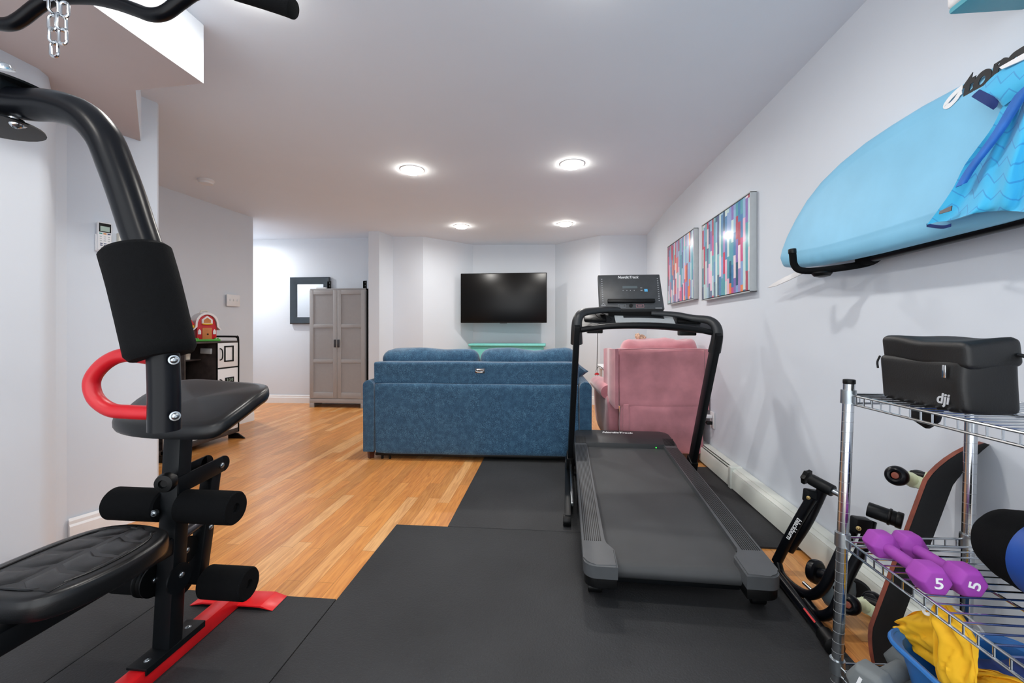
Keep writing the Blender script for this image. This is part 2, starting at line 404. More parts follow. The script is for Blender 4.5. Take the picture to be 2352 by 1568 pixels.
def text(name, s, size, m, par, org, xd, yd, world=False, ext=0.0006, bold=0.0, shear=0.0, align='CENTER', label=None, sx=1.0):
    cu = bpy.data.curves.new('t', 'FONT'); cu.body = s; cu.size = size; cu.align_x = align; cu.align_y = 'CENTER'
    cu.extrude = ext; cu.offset = bold * size; cu.shear = shear
    o = bpy.data.objects.new('t', cu); C.objects.link(o)
    dg = bpy.context.evaluated_depsgraph_get(); me = bpy.data.meshes.new_from_object(o.evaluated_get(dg))
    bpy.data.objects.remove(o)
    x = V(xd).normalized(); y = V(yd); y = (y - x * y.dot(x)).normalized(); z = x.cross(y); g = V(org)
    X = Matrix(((x.x * sx, y.x, z.x, g.x), (x.y * sx, y.y, z.y, g.y), (x.z * sx, y.z, z.z, g.z), (0, 0, 0, 1)))
    if world: X = MW[par].inverted() @ X
    me.transform(X); me.materials.clear(); me.materials.append(M[m]); me.name = name
    q = bpy.data.objects.new(name, me); C.objects.link(q); q.parent = par; MW[q] = MW[par]
    if label: q['label'] = label
    return q
def dup(root, loc, rz=None, label=None, group=None):
    r = root.copy(); C.objects.link(r); r.location = loc
    if rz is not None: r.rotation_euler = (0, 0, rz)
    if label: r['label'] = label
    if group: r['group'] = group
    for ch in list(root.children):
        c = ch.copy(); C.objects.link(c); c.parent = r
        for g in list(ch.children):
            d = g.copy(); C.objects.link(d); d.parent = c
    return r

# ================================================================== THE ROOM
FL = 0.0
b = B(); box(b, -5.2, 1.4, -1.0, 6.5, -0.06, 0.0); struct('floor', b, 'floor')
b = B(); box(b, -5.2, 1.4, -1.0, 6.5, H, H + 0.08); struct('ceiling', b, 'ceil')
def wallpoly(name, pts, m='wall', z0=0.0, z1=H):
    b = B(); prism(b, [(x, y, z0) for x, y in pts], (0, 0, z1 - z0)); return struct(name, b, m, 30)
wallpoly('wall_right', [(1.18, -1.0), (1.18, 4.4), (1.235, 5.76), (1.4, 5.76), (1.4, -1.0)])
wallpoly('wall_back', [(0.045, 6.24), (-1.15, 6.15), (-1.15, 6.5), (0.045, 6.5)])
wallpoly('wall_back_right', [(1.40, 5.745), (0.63, 5.70), (0.63, 6.5), (1.40, 6.5)])
wallpoly('wall_alcove_right', [(0.63, 5.70), (0.045, 6.24), (0.045, 6.5), (0.63, 6.5)])
wallpoly('wall_alcove_left', [(-1.15, 6.15), (-1.71, 5.55), (-1.71, 6.5), (-1.15, 6.5)])
wallpoly('wall_back_left', [(-1.71, 5.55), (-2.11, 5.51), (-2.11, 6.5), (-1.71, 6.5)])
wallpoly('wall_column', [(-2.11, 5.51), (-2.165, 5.19), (-2.30, 5.18), (-2.47, 5.55), (-2.47, 6.5), (-2.11, 6.5)])
wallpoly('wall_far_left', [(-2.47, 5.55), (-5.2, 5.50), (-5.2, 6.5), (-2.47, 6.5)])
wallpoly('wall_left', [(-3.38, 2.24), (-3.365, 3.36), (-3.292, 4.43), (-5.2, 4.43), (-5.2, 2.24)])
wallpoly('wall_left_room', [(-4.6, 4.43), (-4.6, 5.50), (-5.2, 5.50), (-5.2, 4.43)])
wallpoly('wall_gym_left', [(-1.96, -1.0), (-1.96, 1.46), (-1.985, 1.51), (-2.255, 1.745), (-2.32, 1.745), (-2.32, -1.0)])
wallpoly('wall_front_left', [(-2.255, 1.745), (-2.27, 1.80), (-2.15, 2.14), (-2.16, 2.16), (-2.25, 2.24), (-5.2, 2.24), (-5.2, 1.745)])
# dropped soffit over the gym corner, with a cut-in corner
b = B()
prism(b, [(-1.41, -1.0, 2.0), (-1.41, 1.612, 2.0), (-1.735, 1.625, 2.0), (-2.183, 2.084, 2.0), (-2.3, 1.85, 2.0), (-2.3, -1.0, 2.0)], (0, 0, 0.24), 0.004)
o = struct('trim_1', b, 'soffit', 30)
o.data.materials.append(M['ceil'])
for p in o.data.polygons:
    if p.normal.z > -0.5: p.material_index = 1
o['label'] = 'dropped box soffit under the ceiling'
# baseboards
def baseboard(name, pts):
    b = B()
    for (x0, y0), (x1, y1) in zip(pts, pts[1:]):
        d = V((x1 - x0, y1 - y0, 0)); n = V((d.y, -d.x, 0)).normalized()
        prof = [(0, 0), (0.016, 0), (0.016, 0.075), (0.010, 0.085), (0.010, 0.1), (0.003, 0.112), (0, 0.112)]
        a = [V((x0, y0, 0.0)) + n * q + V((0, 0, z)) for q, z in prof]
        prism(b, a, d)
    return struct(name, b, 'trim', 30)
baseboard('baseboard_back', [(-4.6, 5.50), (-2.48, 5.55)])
baseboard('baseboard_alcove', [(0.045, 6.24), (0.63, 5.70), (1.235, 5.74)])
baseboard('baseboard_left', [(-3.365, 2.3), (-3.365, 3.36), (-3.292, 4.43)])
baseboard('baseboard_front_left', [(-2.262, 1.80), (-2.146, 2.135)])

# recessed ceiling lights: ring trim, lit diffuser
def downlight(x, y, label, power):
    t = thing('recessed_light', label, 'ceiling light', (x, y, H), 0, 'round recessed ceiling lights')
    b = B(); lathe(b, (0, 0, 0), (0, 0, -1), [(0.092, 0.0), (0.091, 0.004), (0.078, 0.007), (0.074, 0.003)], 32); part('trim_ring', b, 'white', t)
    b = B(); lathe(b, (0, 0, -0.004), (0, 0, -1), [(0.074, 0), (0.071, 0.012), (0.056, 0.021), (0.03, 0.025), (0.0, 0.025)], 32); part('diffuser', b, 'lit', t, label='glowing round diffuser')
    lamp(x, y, power)
LL = ['recessed ceiling light, nearer left one of the lit four', 'recessed ceiling light, nearer right one of the lit four', 'recessed ceiling light, far left one of the lit four', 'recessed ceiling light, far right one of the lit four',
      'recessed ceiling light above the exercise bench', 'recessed ceiling light above the treadmill end', 'recessed ceiling light behind the viewpoint on the left', 'recessed ceiling light behind the viewpoint on the right', 'recessed ceiling light round the corner in the far left room']
PW = [10, 10, 10, 10, 6, 6, 3, 3, 16]
for (x, y), l_, pw in zip(LIGHTS, LL, PW): downlight(x, y, l_, pw)
b = B(); lathe(b, (-2.853, 3.28, H), (0, 0, -1), [(0.06, 0), (0.06, 0.012), (0.052, 0.02), (0.05, 0.032), (0.03, 0.036), (0.0, 0.036)], 32)
single('smoke_detector', b, 'white', 'small round white smoke detector on the ceiling', 'smoke detector')

# light switch, thermostat, blank cover plates
t = thing('light_switch', 'white triple light switch plate on the left wall', 'light switch', AX(535, 690, -3.29), R(-4))
P0 = AX(535, 690, -3.30); X0 = P0.x
b = B(); box(b, 0, 0.008, -0.083, 0.083, -0.06, 0.06, 0.003); part('plate', b, 'white', t)
for k in (-1, 0, 1):
    b = B(); box(b, 0.008, 0.018, k * 0.046 - 0.005, k * 0.046 + 0.005, -0.006, 0.014, 0.001); part('toggle', b, 'trim', t)
# remote control on the front left wall  (wall runs 19 deg off the room axis)
WA = math.atan2(2.14 - 1.80, -2.15 + 2.27)   # direction of that wall
wd = V((math.cos(WA), math.sin(WA), 0)); wn = V((wd.y, -wd.x, 0))
def onwall(u, v): return PL(u, v, (-2.27, 1.80, 1), wn)
pc = onwall(235, 545)
t = thing('air_conditioner_remote', 'white air conditioner remote in a holder on the left wall', 'remote control', pc, WA - R(90))
# local: +x out of wall, +y along wall away from camera
b = B(); box(b, 0.001, 0.014, -0.031, 0.031, -0.072, 0.012, 0.004); part('holder', b, 'white', t)
b = B(); box(b, 0.006, 0.026, -0.027, 0.027, -0.068, 0.072, 0.005, 3); body = part('remote_body', b, 'white', t)
b = B(); box(b, 0.0255, 0.0268, -0.023, 0.024, 0.022, 0.066, 0.0004); part('display_surround', b, 'dkplast', body)
b = B(); box(b, 0.0265, 0.0275, -0.018, 0.018, 0.026, 0.051, 0.0004); part('display', b, 'lcdg', body)
for k, mm in enumerate(('teab', 'orb', 'navb')):
    b = B(); box(b, 0.0255, 0.0275, -0.022 + k * 0.016, -0.010 + k * 0.016, 0.012, 0.018, 0.0008); part('button', b, mm, body)
for r_ in range(2):
    for k in range(3):
        b = B(); box(b, 0.0255, 0.0272, -0.019 + k * 0.015, -0.009 + k * 0.015, -0.036 - r_ * 0.009, -0.032 - r_ * 0.009, 0.0008); part('button', b, 'navb', body)
for r_ in range(3):
    for k in range(3):
        b = B(); box(b, 0.0255, 0.0268, -0.020 + k * 0.016, -0.012 + k * 0.016, -0.002 - r_ * 0.010, 0.002 - r_ * 0.010, 0.0006); part('button', b, 'silver', body)
text('lettering', 'Panasonic', 0.0075, 'dimt', body, (0.0262, 0, -0.056), (0, 1, 0), (0, 0, 1), bold=0.02, ext=0.0003)
pc = onwall(284, 562)
t = thing('thermostat', 'beige thermostat box on the wall beside the remote', 'thermostat', pc, WA - R(90))
b = B(); box(b, 0.0, 0.028, -0.03, 0.03, -0.055, 0.055, 0.004, 3); part('case', b, 'offw', t)
b = B(); cyl(b, (0.028, 0.004, -0.015), (0.034, 0.004, -0.015), 0.02, seg=24, bev=0.002); part('dial', b, 'gold', t)
b = B(); pc = onwall(350, 519); X = Matrix.Translation(pc) @ Matrix.Rotation(WA - R(90), 4, 'Z'); box(b, 0, 0.004, -0.02, 0.02, -0.035, 0.035, 0.0015, 2, X)
single('cover_plate', b, 'wall', 'painted over blank cover plate near the wall corner', 'cover plate')
# wall air conditioner / unit at the top right
t = thing('wall_air_unit', 'white wall unit above the surfboard, blue bounce light coloured into its underside', 'air conditioner', (1.09, 0.79, 1.80))
b = B(); box(b, -0.09, 0.088, -0.40, 0.40, 0.012, 0.27, 0.012, 3); part('housing', b, 'white', t)
b = B(); box(b, -0.086, 0.088, -0.395, 0.396, 0.0, 0.016, 0.006, 2); part('underside', b, 'acbounce', t, label='underside panel coloured for blue light bounced off the surfboard')

# ================================================================== RUBBER MATS
def rmat(x0, x1, y0, y1, label, z=0.010):
    b = B(); box(b, x0 + 0.0015, x1 - 0.0015, y0 + 0.0015, y1 - 0.0015, 0.0, z, 0.002, 2)
    single('rubber_mat', b, 'rubber', label, 'mat', 'black rubber floor mats')
rmat(-0.79, 0.90, -0.6, 2.11, 'large black rubber mat in the middle foreground')
rmat(-0.525, 0.70, 2.11, 3.33, 'black rubber mat between the blue sofa and the treadmill end')
rmat(-1.42, -0.79, -0.6, 1.505, 'narrow black rubber mat under the red floor beam')
rmat(-1.95, -1.42, -0.6, 1.505, 'black rubber mat at the left wall under the seat pad')
rmat(0.70, 1.175, 2.046, 3.2, 'black rubber mat strip between treadmill and baseboard heater')

# ================================================================== BASEBOARD HEATER
def heater(y0, y1, label, open_top):
    t = thing('baseboard_heater', label, 'heater', (1.145, (y0 + y1) / 2, 0), 0, 'baseboard heater sections'); h = (y1 - y0) / 2
    b = B(); prism(b, [(0.030, -h, 0.012), (0.030, -h, 0.142), (-0.004, -h, 0.142), (-0.012, -h, 0.137), (-0.012, -h, 0.134), (0.022, -h, 0.134), (0.022, -h, 0.012)], (0, 2 * h, 0)); part('back_panel', b, 'heat', t)
    b = B(); prism(b, [(-0.036, -h, 0.018), (-0.036, -h, 0.112), (-0.030, -h, 0.122), (-0.026, -h, 0.120), (-0.031, -h, 0.110), (-0.031, -h, 0.018)], (0, 2 * h, 0)); part('front_panel', b, 'heat', t)
    if open_top:
        b = B(); box(b, -0.018, -0.010, -h, h, 0.119, 0.127, 0.001); part('damper', b, 'heat', t)
        b = B(); box(b, -0.024, 0.020, -h, h, 0.05, 0.10, 0.002); part('fin_core', b, 'dkplast', t)
    else:
        b = B(); prism(b, [(-0.032, -h, 0.1235), (-0.014, -h, 0.1345), (0.0, -h, 0.1335), (0.0, -h, 0.129), (-0.03, -h, 0.119)], (0, 2 * h, 0)); part('damper', b, 'heat', t)
        b = B(); box(b, -0.022, 0.020, -h, h, 0.02, 0.05, 0.002); part('fin_core', b, 'dkplast', t)
    for s in (-1, 1):
        b = B(); box(b, -0.030, 0.022, s * (h - 0.02) - 0.002, s * (h - 0.02) + 0.002, 0.0, 0.115); part('bracket', b, 'heat', t)
heater(2.80, 3.62, 'far section of the white baseboard heater with an open slotted top', True)
heater(-0.9, 2.77, 'long near section of the white baseboard heater along the right wall', False)
b = B(); box(b, 1.103, 1.178, 2.765, 2.805, 0.01, 0.147, 0.005, 3); single('heater_joint_cover', b, 'heat', 'white joint cover strap between the two heater sections', 'heater cover')

# ================================================================== TREADMILL
# local frame: origin at rear end centre on the floor, +y towards the motor, deck rises forward
TR = R(-1.7)
t = thing('treadmill', 'black folding treadmill standing on rubber mats along the right wall', 'treadmill', (0.447, 1.53, 0.010), TR)
def dz(y): return 0.155 + (y / 1.66) * 0.075      # rail top height
Wd = 0.335
# belt (loop round rear roller)
b = B(); ls = []
pr = [(1.42, dz(1.42) - 0.022), (0.10, dz(0.10) - 0.022)]
prof = [(1.42, dz(1.42) - 0.026)] + [(1.42 - 1.32 * i / 10, dz(1.42 - 1.32 * i / 10) - 0.026) for i in range(1, 11)]
rc = (0.075, dz(0.1) - 0.026 - 0.028)
prof += [(rc[0] + 0.03 * math.cos(R(a)), rc[1] + 0.028 * math.sin(R(a))) for a in range(80, 281, 20)]
prof += [(0.12 + 1.3 * i / 4, dz(0.12 + 1.3 * i / 4) - 0.082) for i in range(5)]
loops(b, [[(x, y, z) for y, z in prof] for x in (-0.262, 0.262)]); part('running_belt', b, 'belt', t)
b = B(); prism(b, [(-0.27, 0.12, dz(.12) - 0.07), (-0.27, 1.42, dz(1.42) - 0.07), (-0.27, 1.42, dz(1.42) - 0.035), (-0.27, 0.12, dz(.12) - 0.035)], (0.54, 0, 0)); part('deck', b, 'dkplast', t)
for s in (-1, 1):
    # side rail, with the inward foot platform at the rear
    zt = lambda y: dz(y)
    xo, xi, xf = s * Wd, s * 0.252, s * 0.215
    arc_ = [(s * (Wd - 0.045 + 0.045 * math.cos(R(a))), 0.045 - 0.045 * math.sin(R(a))) for a in range(0, 91, 15)]
    out = [(xo, 1.46)] + arc_ + [(xf, 0.0), (xf, 0.115), (s * 0.235, 0.15), (xi, 0.17), (xi, 1.46)]
    b = B()
    top = [V((x, y, zt(y))) for x, y in out]; bot = [V((x, y, zt(y) - 0.050)) for x, y in out]
    n = len(out); va = [b.verts.new(p) for p in top]; vb = [b.verts.new(p) for p in bot]
    fs = [b.faces.new(va), b.faces.new(vb[::-1])] + [b.faces.new((va[i], va[(i + 1) % n], vb[(i + 1) % n], vb[i])) for i in range(n)]
    bmesh.ops.bevel(b, geom=[e for e in fs[0].edges], offset=0.006, segments=3, affect='EDGES')
    rail = part('side_rail', b, 'plast2', t)
    b = B()
    for k in range(9):
        x = s * (0.262 + k * 0.0078)
        X = Matrix.Identity(4)
        p0 = V((x, 0.16, dz(0.16) + 0.0005)); p1 = V((x, 1.36, dz(1.36) + 0.0005)); bar(b, p0, p1, 0.0028, 0.0025, 0.0)
    part('tread_ribs', b, 'dkplast', rail)
    # rear end cap below the rail
    b = B(); o2 = [(xo - s * 0.004, 0.20)] + [(x - s * 0.004, y + 0.004) for x, y in arc_] + [(xf + s * 0.002, 0.004), (xf + s * 0.002, 0.20)]
    prism(b, [(x, y, 0.068) for x, y in o2], (0, 0, dz(0) - 0.116), 0.003); part('end_cap', b, 'dkplast', t)
    b = B(); box(b, min(xo - s * 0.02, xo - s * .06), max(xo - s * 0.02, xo - s * .06), 0.2, 1.5, 0.085, 0.15, 0.004); part('side_frame', b, 'black', t)
    b = B(); cyl(b, (s * (Wd - 0.07), 0.10, 0.02), (s * (Wd - 0.02), 0.10, 0.02), 0.02, seg=20, bev=0.003); part('rear_foot', b, 'dkplast', t)
b = B(); box(b, -0.24, 0.24, 0.12, 0.16, 0.03, 0.07, 0.004); part('rear_crossbar', b, 'black', t)
# motor hood
b = B()
zc_ = dz(1.42) + 0.004
sec = []
for y, h, wsc in ((1.405, -0.035, 0.99), (1.41, 0.0, 1.0), (1.47, 0.022, 1.0), (1.60, 0.030, 1.0), (1.685, 0.022, 0.98), (1.71, -0.01, 0.95), (1.71, -0.14, 0.95)):
    wv = (Wd + 0.012) * wsc; zz = zc_ + h
    sec.append([(-wv, y, zz - 0.03 if h > -0.02 else zz), (-wv + 0.02, y, zz - 0.006), (-wv + 0.06, y, zz), (wv - 0.06, y, zz), (wv - 0.02, y, zz - 0.006), (wv, y, zz - 0.03 if h > -0.02 else zz), (wv, y, 0.075), (-wv, y, 0.075)])
loops(b, sec); part('motor_hood', b, 'plast', t, ang=25)
hood = t.children[-1]
text('lettering', 'NordicTrack', 0.045, 'whitet', hood, (-0.03, 1.585, zc_ + 0.0295), (1, 0, 0), (0, 1, 0.06), bold=0.02, shear=0.2, sx=0.9)
for s in (-1, 1):
    b = B()
    for k in range(9):
        x = s * (0.262 + k * 0.0078); bar(b, (x, 1.40, zc_ - 0.004), (x, 1.475, zc_ + 0.0235), 0.0028, 0.0025, 0.0)
    part('grip_ribs', b, 'dkplast', hood)
b = B(); box(b, 0.20, 0.206, 1.398, 1.404, zc_ - 0.022, zc_ - 0.018); part('indicator_light', b, 'led', hood)
# floor base frame with transport wheels and lift arm
b = B()
for s in (-1, 1): bar(b, (s * 0.385, 0.62, 0.035), (s * 0.385, 1.62, 0.035), 0.03, 0.05)
bar(b, (-0.385, 1.60, 0.035), (0.385, 1.60, 0.035), 0.04, 0.05); part('base_frame', b, 'black', t)
for s in (-1, 1):
    b = B(); cyl(b, (s * 0.37, 0.63, 0.028), (s * 0.41, 0.63, 0.028), 0.028, seg=24, bev=0.003); part('transport_wheel', b, 'dkplast', t)
    b = B(); cyl(b, (s * 0.362, 1.50, 0.045), (s * 0.40, 1.50, 0.045), 0.034, seg=24, bev=0.003); part('transport_wheel', b, 'dkplast', t)
b = B(); bar(b, (-0.362, 0.75, 0.06), (-0.362, 1.35, 0.10), 0.015, 0.022); part('fold_strut', b, 'zinc', t)
# uprights (raked back towards the runner)
UL0, UL1 = V((0.118, 2.93, 0.03)), V((0.142, 2.45, 1.03))
UR0, UR1 = V((0.908, 2.93, 0.03)), V((0.912, 2.45, 0.985))
for p0, p1 in ((UL0, UL1), (UR0, UR1)):
    b = B(); bar(b, p0, p1, 0.034, 0.075, 0.006, (0, 1, 0)); u_ = part('upright', b, 'black', t, world=True)
    b = B(); bar(b, p0 - V((0, 0, 0.015)), p0 + (p1 - p0) * 0.14, 0.048, 0.090, 0.008, (0, 1, 0)); part('base_bracket', b, 'dkplast', u_, world=True)
    b = B(); dome(b, p0 + V((0.024, -0.01, 0.05)), (1, 0, 0), 0.008); dome(b, p0 + V((0.024, -0.03, 0.10)), (1, 0, 0), 0.008); part('bolt', b, 'zinc', u_, world=True)
# corner shoulders
for s, q, top in ((1, UL1, 1.078), (-1, UR1, 1.045)):
    b = B()
    tube(b, [q + V((0, 0.055, -0.11)), q + V((-0.002 * s, 0.02, -0.03)), q + V((0.004 * s, 0.015, 0.03)), q + V((0.035 * s, 0.04, 0.068)), q + V((0.11 * s, 0.085, 0.082)), q + V((0.20 * s, 0.115, 0.090 if s > 0 else 0.104)), q + V(((0.26 if s > 0 else 0.33) * s, 0.13, 0.090 if s > 0 else 0.114))], lambda a: 0.026 - 0.016 * a, 16, 5, 1.35, up=(1, 0, 0))
    part('shoulder', b, 'plast', t, world=True)
# console tray: curved cross frame from left to right shoulder
def arc(n, f): return [f(i / (n - 1)) for i in range(n)]
def tray(a, dyy, dzz):   # a 0..1 across
    x = 0.165 + (0.895 - 0.165) * a; bow = math.sin(math.pi * a)
    return V((x, 2.47 + 0.05 * bow + dyy, 1.015 + 0.022 * bow - 0.02 * a + dzz))
b = B(); ls = []
for a in [i / 24 for i in range(25)]:
    ls.append([tray(a, -0.005, 0.0), tray(a, 0.02, 0.012), tray(a, 0.13, 0.078 + 0.01 * math.sin(math.pi * a)), tray(a, 0.16, 0.080 + 0.01 * math.sin(math.pi * a)), tray(a, 0.17, 0.055), tray(a, 0.10, 0.0), tray(a, 0.03, -0.022)])
loops(b, ls); cr = part('console_frame', b, 'plast', t, world=True, ang=50)
b = B(); ls = []
for a in [0.28 + 0.46 * i / 12 for i in range(13)]:
    e = 0.014 * math.sin(math.pi * a)
    ls.append([tray(a, 0.016, 0.016), tray(a, 0.118, 0.077 + 0.01 * math.sin(math.pi * a)), tray(a, 0.12, 0.072), tray(a, 0.018, 0.008)])
loops(b, ls); part('silver_panel', b, 'silver', cr, world=True, label='silver centre panel')
b = B(); ls = []
for a in [0.35 + 0.32 * i / 8 for i in range(9)]:
    ls.append([tray(a, 0.055, 0.044), tray(a, 0.118, 0.083 + 0.01 * math.sin(math.pi * a)), tray(a, 0.12, 0.074), tray(a, 0.058, 0.036)])
loops(b, ls); part('tray_recess', b, 'plast', cr, world=True)
for a0 in (0.09, 0.82):
    b = B(); c = tray(a0 + 0.03, 0.075, 0.046); bar(b, c - V((0.065, 0, -0.004)), c + V((0.065, 0, 0)), 0.075, 0.02, 0.008, (0, -0.5, 0.85)); part('cup_holder', b, 'dkplast', cr, world=True)
    b = B(); box(b, c.x - 0.045, c.x + 0.045, c.y - 0.02, c.y + 0.05, c.z - 0.088, c.z - 0.03, 0.006); part('holder_well', b, 'dkplast', cr, world=True)
b = B(); tube(b, [V((0.165, 2.455, 1.0)), V((0.30, 2.43, 1.018)), V((0.42, 2.42, 1.024)), V((0.60, 2.42, 1.022)), V((0.78, 2.44, 1.004)), V((0.885, 2.47, 0.985))], 0.0165, 16, 6); part('grip_bar', b, 'black', t, world=True)
# console display head
cn = V((0, -0.93, 0.36)).normalized(); cy_ = V((0, 0.36, 0.93)).normalized()
q0 = AY(1377, 711, 2.58); q1 = AY(1527, 709, 2.58); q2 = AY(1515, 631, 2.655); q3 = AY(1373, 631, 2.655)
q1.z = q0.z; q2.z = q3.z
nrm = (q1 - q0).cross(q3 - q0).normalized()
b = B(); prism(b, [q0, q1, q2, q3], -nrm * 0.03, 0.006, 3); M['cons'] = mat('console_grey_plastic', '3c3f42', 0.38, var=0.12, scale=25); hd = part('console_display', b, 'cons', t, world=True)
ex = (q1 - q0).normalized(); ey = (q3 - q0); ey = (ey - ex * ey.dot(ex)).normalized(); cw = (q1 - q0).length; ch = (q3 - q0).length
def con(u, v, d=0.0): return q0.lerp(q1, u).lerp(q3.lerp(q2, u), v) + nrm * d
def conbox(name, u0, u1, v0, v1, m, d=0.001, dd=-0.001, bev=0.0, par=None, label=None):
    b = B(); prism(b, [con(u0, v0, dd), con(u1, v0, dd), con(u1, v1, dd), con(u0, v1, dd)], nrm * (d - dd), bev); return part(name, b, m, par or hd, world=True, label=label)
conbox('lcd_window', 0.385, 0.62, 0.595, 0.665, 'lcd')
conbox('tablet_ledge', 0.13, 0.86, 0.175, 0.265, 'dkplast', 0.022, -0.001, 0.003)
conbox('blue_sticker', 0.725, 0.775, 0.50, 0.575, 'bluesticker', 0.0012)
b = B()
for k in range(11):
    v = 0.86 - k * 0.062
    for u in (0.05, 0.945 - 0.002 * k): 
        prism(b, [con(u, v), con(u + 0.02, v), con(u + 0.02, v + 0.014), con(u, v + 0.014)], nrm * 0.001)
for u in (0.385, 0.445, 0.50, 0.56): prism(b, [con(u, 0.53), con(u + 0.01, 0.53), con(u + 0.01, 0.545), con(u, 0.545)], nrm * 0.001)
for v in (0.60, 0.53): prism(b, [con(0.665, v), con(0.695, v), con(0.695, v + 0.014), con(0.665, v + 0.014)], nrm * 0.001)
for v, s in ((0.135, 1), (0.075, -1)):
    prism(b, [con(0.04, v), con(0.065, v + s * 0.035), con(0.065, v + s * 0.035 + 0.012 * 1), con(0.04, v + 0.012)], nrm * 0.001)
    prism(b, [con(0.065, v + s * 0.035), con(0.09, v), con(0.09, v + 0.012), con(0.065, v + s * 0.035 + 0.012)], nrm * 0.001)
prism(b, [con(0.03, 0.108), con(0.10, 0.108), con(0.10, 0.116), con(0.03, 0.116)], nrm * 0.001)
prism(b, [con(0.86, 0.03), con(0.96, 0.03), con(0.96, 0.045), con(0.86, 0.045)], nrm * 0.001)
part('key_markings', b, 'silvert', hd, world=True)
for (u0, u1, mm) in ((0.29, 0.41, 'dimt'), (0.57, 0.69, 'pink')):
    b = B()
    for (a0, a1, c0, c1) in ((u0, u1, 0.06, 0.066), (u0, u1, 0.14, 0.146), (u0, u0 + 0.003, 0.06, 0.146), (u1 - 0.003, u1, 0.06, 0.146), (u0 + .03, u1 - .03, .098, .106)):
        prism(b, [con(a0, c0), con(a1, c0), con(a1, c1), con(a0, c1)], nrm * 0.001)
    part('key_outline', b, mm, hd, world=True)
b = B(); cyl(b, con(0.49, 0.105, -0.002), con(0.49, 0.105, 0.006), 0.011, seg=20); part('key_socket', b, 'dkplast', hd, world=True)
text('lettering', 'NordicTrack', 0.0235, 'whitet', hd, con(0.485, 0.915, 0.001), ex, ey, world=True, bold=0.02, shear=0.2)
b = B(); z0 = q0.z
prism(b, [con(0.02, 0.0, -0.028), con(0.98, 0.0, -0.028), con(0.98, 0.0, 0.0), con(0.02, 0.0, 0.0)], V((0, 0, -0.012)))
prism(b, [con(0.14, 0.0, -0.03) + V((0, 0, -0.012)), con(0.86, 0, -0.03) + V((0, 0, -0.012)), con(0.86, 0, 0) + V((0, 0, -0.012)), con(0.14, 0, 0) + V((0, 0, -0.012))], V((0, 0.01, -0.03)))
part('console_neck', b, 'dkplast', t, world=True)
# safety key and its cord hang from the tray
kx = AY(1370, 760, 2.50)
t2 = thing('safety_key', 'red safety clip hanging on a thin black cord from the treadmill console', 'safety key', AY(1371, 860, 2.50))
b = B()
tube(b, [tray(0.12, 0.09, 0.09), tray(0.20, 0.06, 0.066), tray(0.245, 0.02, 0.03), V((kx.x, 2.455, 1.03)), V((kx.x, 2.45, 1.0)), V((kx.x, 2.452, 0.94)), AY(1371, 846, 2.452)], 0.0018, 6, 4)
tube(b, [tray(0.03, 0.05, 0.09), tray(0.10, 0.08, 0.085), tray(0.14, 0.05, 0.055), tray(0.17, 0.03, 0.04)], 0.0018, 6, 4)
tube(b, [AY(1371, 846, 2.452), AY(1376, 841, 2.452), AY(1381, 843, 2.452), AY(1385, 849, 2.452)], 0.0016, 6, 4)
tube(b, [AY(1371, 846, 2.452), AY(1369, 851, 2.452), AY(1369, 856, 2.452)], 0.0012, 6, 3); tube(b, [AY(1371, 846, 2.452), AY(1373, 851, 2.452), AY(1373, 856, 2.452)], 0.0012, 6, 3)
part('cord', b, 'dkplast', t2, world=True)
b = B(); c = AY(1371, 858, 2.452); lathe(b, c - V((0, 0, 0.006)), (0, 0, 1), [(0.003, 0), (0.013, 0.001), (0.014, 0.005), (0.008, 0.010), (0.004, 0.012)], 16)
for s in (-1, 1): cyl(b, c + V((s * 0.006, 0, -0.006)), c + V((s * 0.006, 0, -0.013)), 0.0015, seg=8)
part('clip', b, 'rd', t2, world=True, label='red plastic clip')

# ================================================================== BLUE SOFA (its back faces the viewer)
t = thing('sofa', 'blue heathered fabric sofa seen from behind', 'sofa', (-1.452, 3.165, 0), R(1.1))
# local: x 0..1.75, y 0 back .. 0.92 front
def arm(x0, x1, nm):
    b = B()
    n = 18; top = 0.612; w_ = (x1 - x0)
    pr = []
    for i in range(n + 1):
        a = math.pi * i / n; pr.append((x0 + w_ / 2 - math.cos(a) * w_ / 2 * 1.0, top - 0.045 + math.sin(a) * 0.045))
    prof = [(x0, 0.06)] + pr + [(x1, 0.06)]
    prism(b, [(x, 0.0, z) for x, z in prof], (0, 0.90, 0), 0.006, 2); return part(nm, b, 'blue', t)
arm(0.0, 0.085, 'arm'); arm(1.655, 1.745, 'arm')
b = B(); rbox(b, 0.87, 0.055, 0.318, 1.566, 0.09, 0.54, 0.02, 14, amp=0.006, fr=2.2); part('back_panel', b, 'blue', t)
b = B(); rbox(b, 0.862, 0.10, 0.665, 1.585, 0.13, 0.175, 0.018, 12, amp=0.006, fr=2.5, seed=4); ub = part('folding_headrest', b, 'blue', t)
b = B(); 
box(b, 0.868, 0.942, 0.030, 0.036, 0.668, 0.706, 0.003); part('pull_plate', b, 'handle', ub)
b = B(); tube(b, [(0.885, 0.026, 0.678), (0.925, 0.026, 0.678), (0.936, 0.026, 0.687), (0.925, 0.026, 0.696), (0.885, 0.026, 0.696), (0.874, 0.026, 0.687)], 0.004, 8, 4, closed=True); part('pull_ring', b, 'chrome', ub)
for x0, x1, sd in ((0.095, 0.862, 1), (0.866, 1.652, 2)):
    b = B(); rbox(b, (x0 + x1) / 2, 0.25, 0.66, x1 - x0, 0.20, 0.37, 0.08, 14, amp=0.03, fr=4.5, seed=sd * 5); part('back_cushion', b, 'blue', t)
b = B(); rbox(b, 0.87, 0.56, 0.36, 1.56, 0.66, 0.16, 0.05, 12); part('seat_cushion', b, 'blue', t)
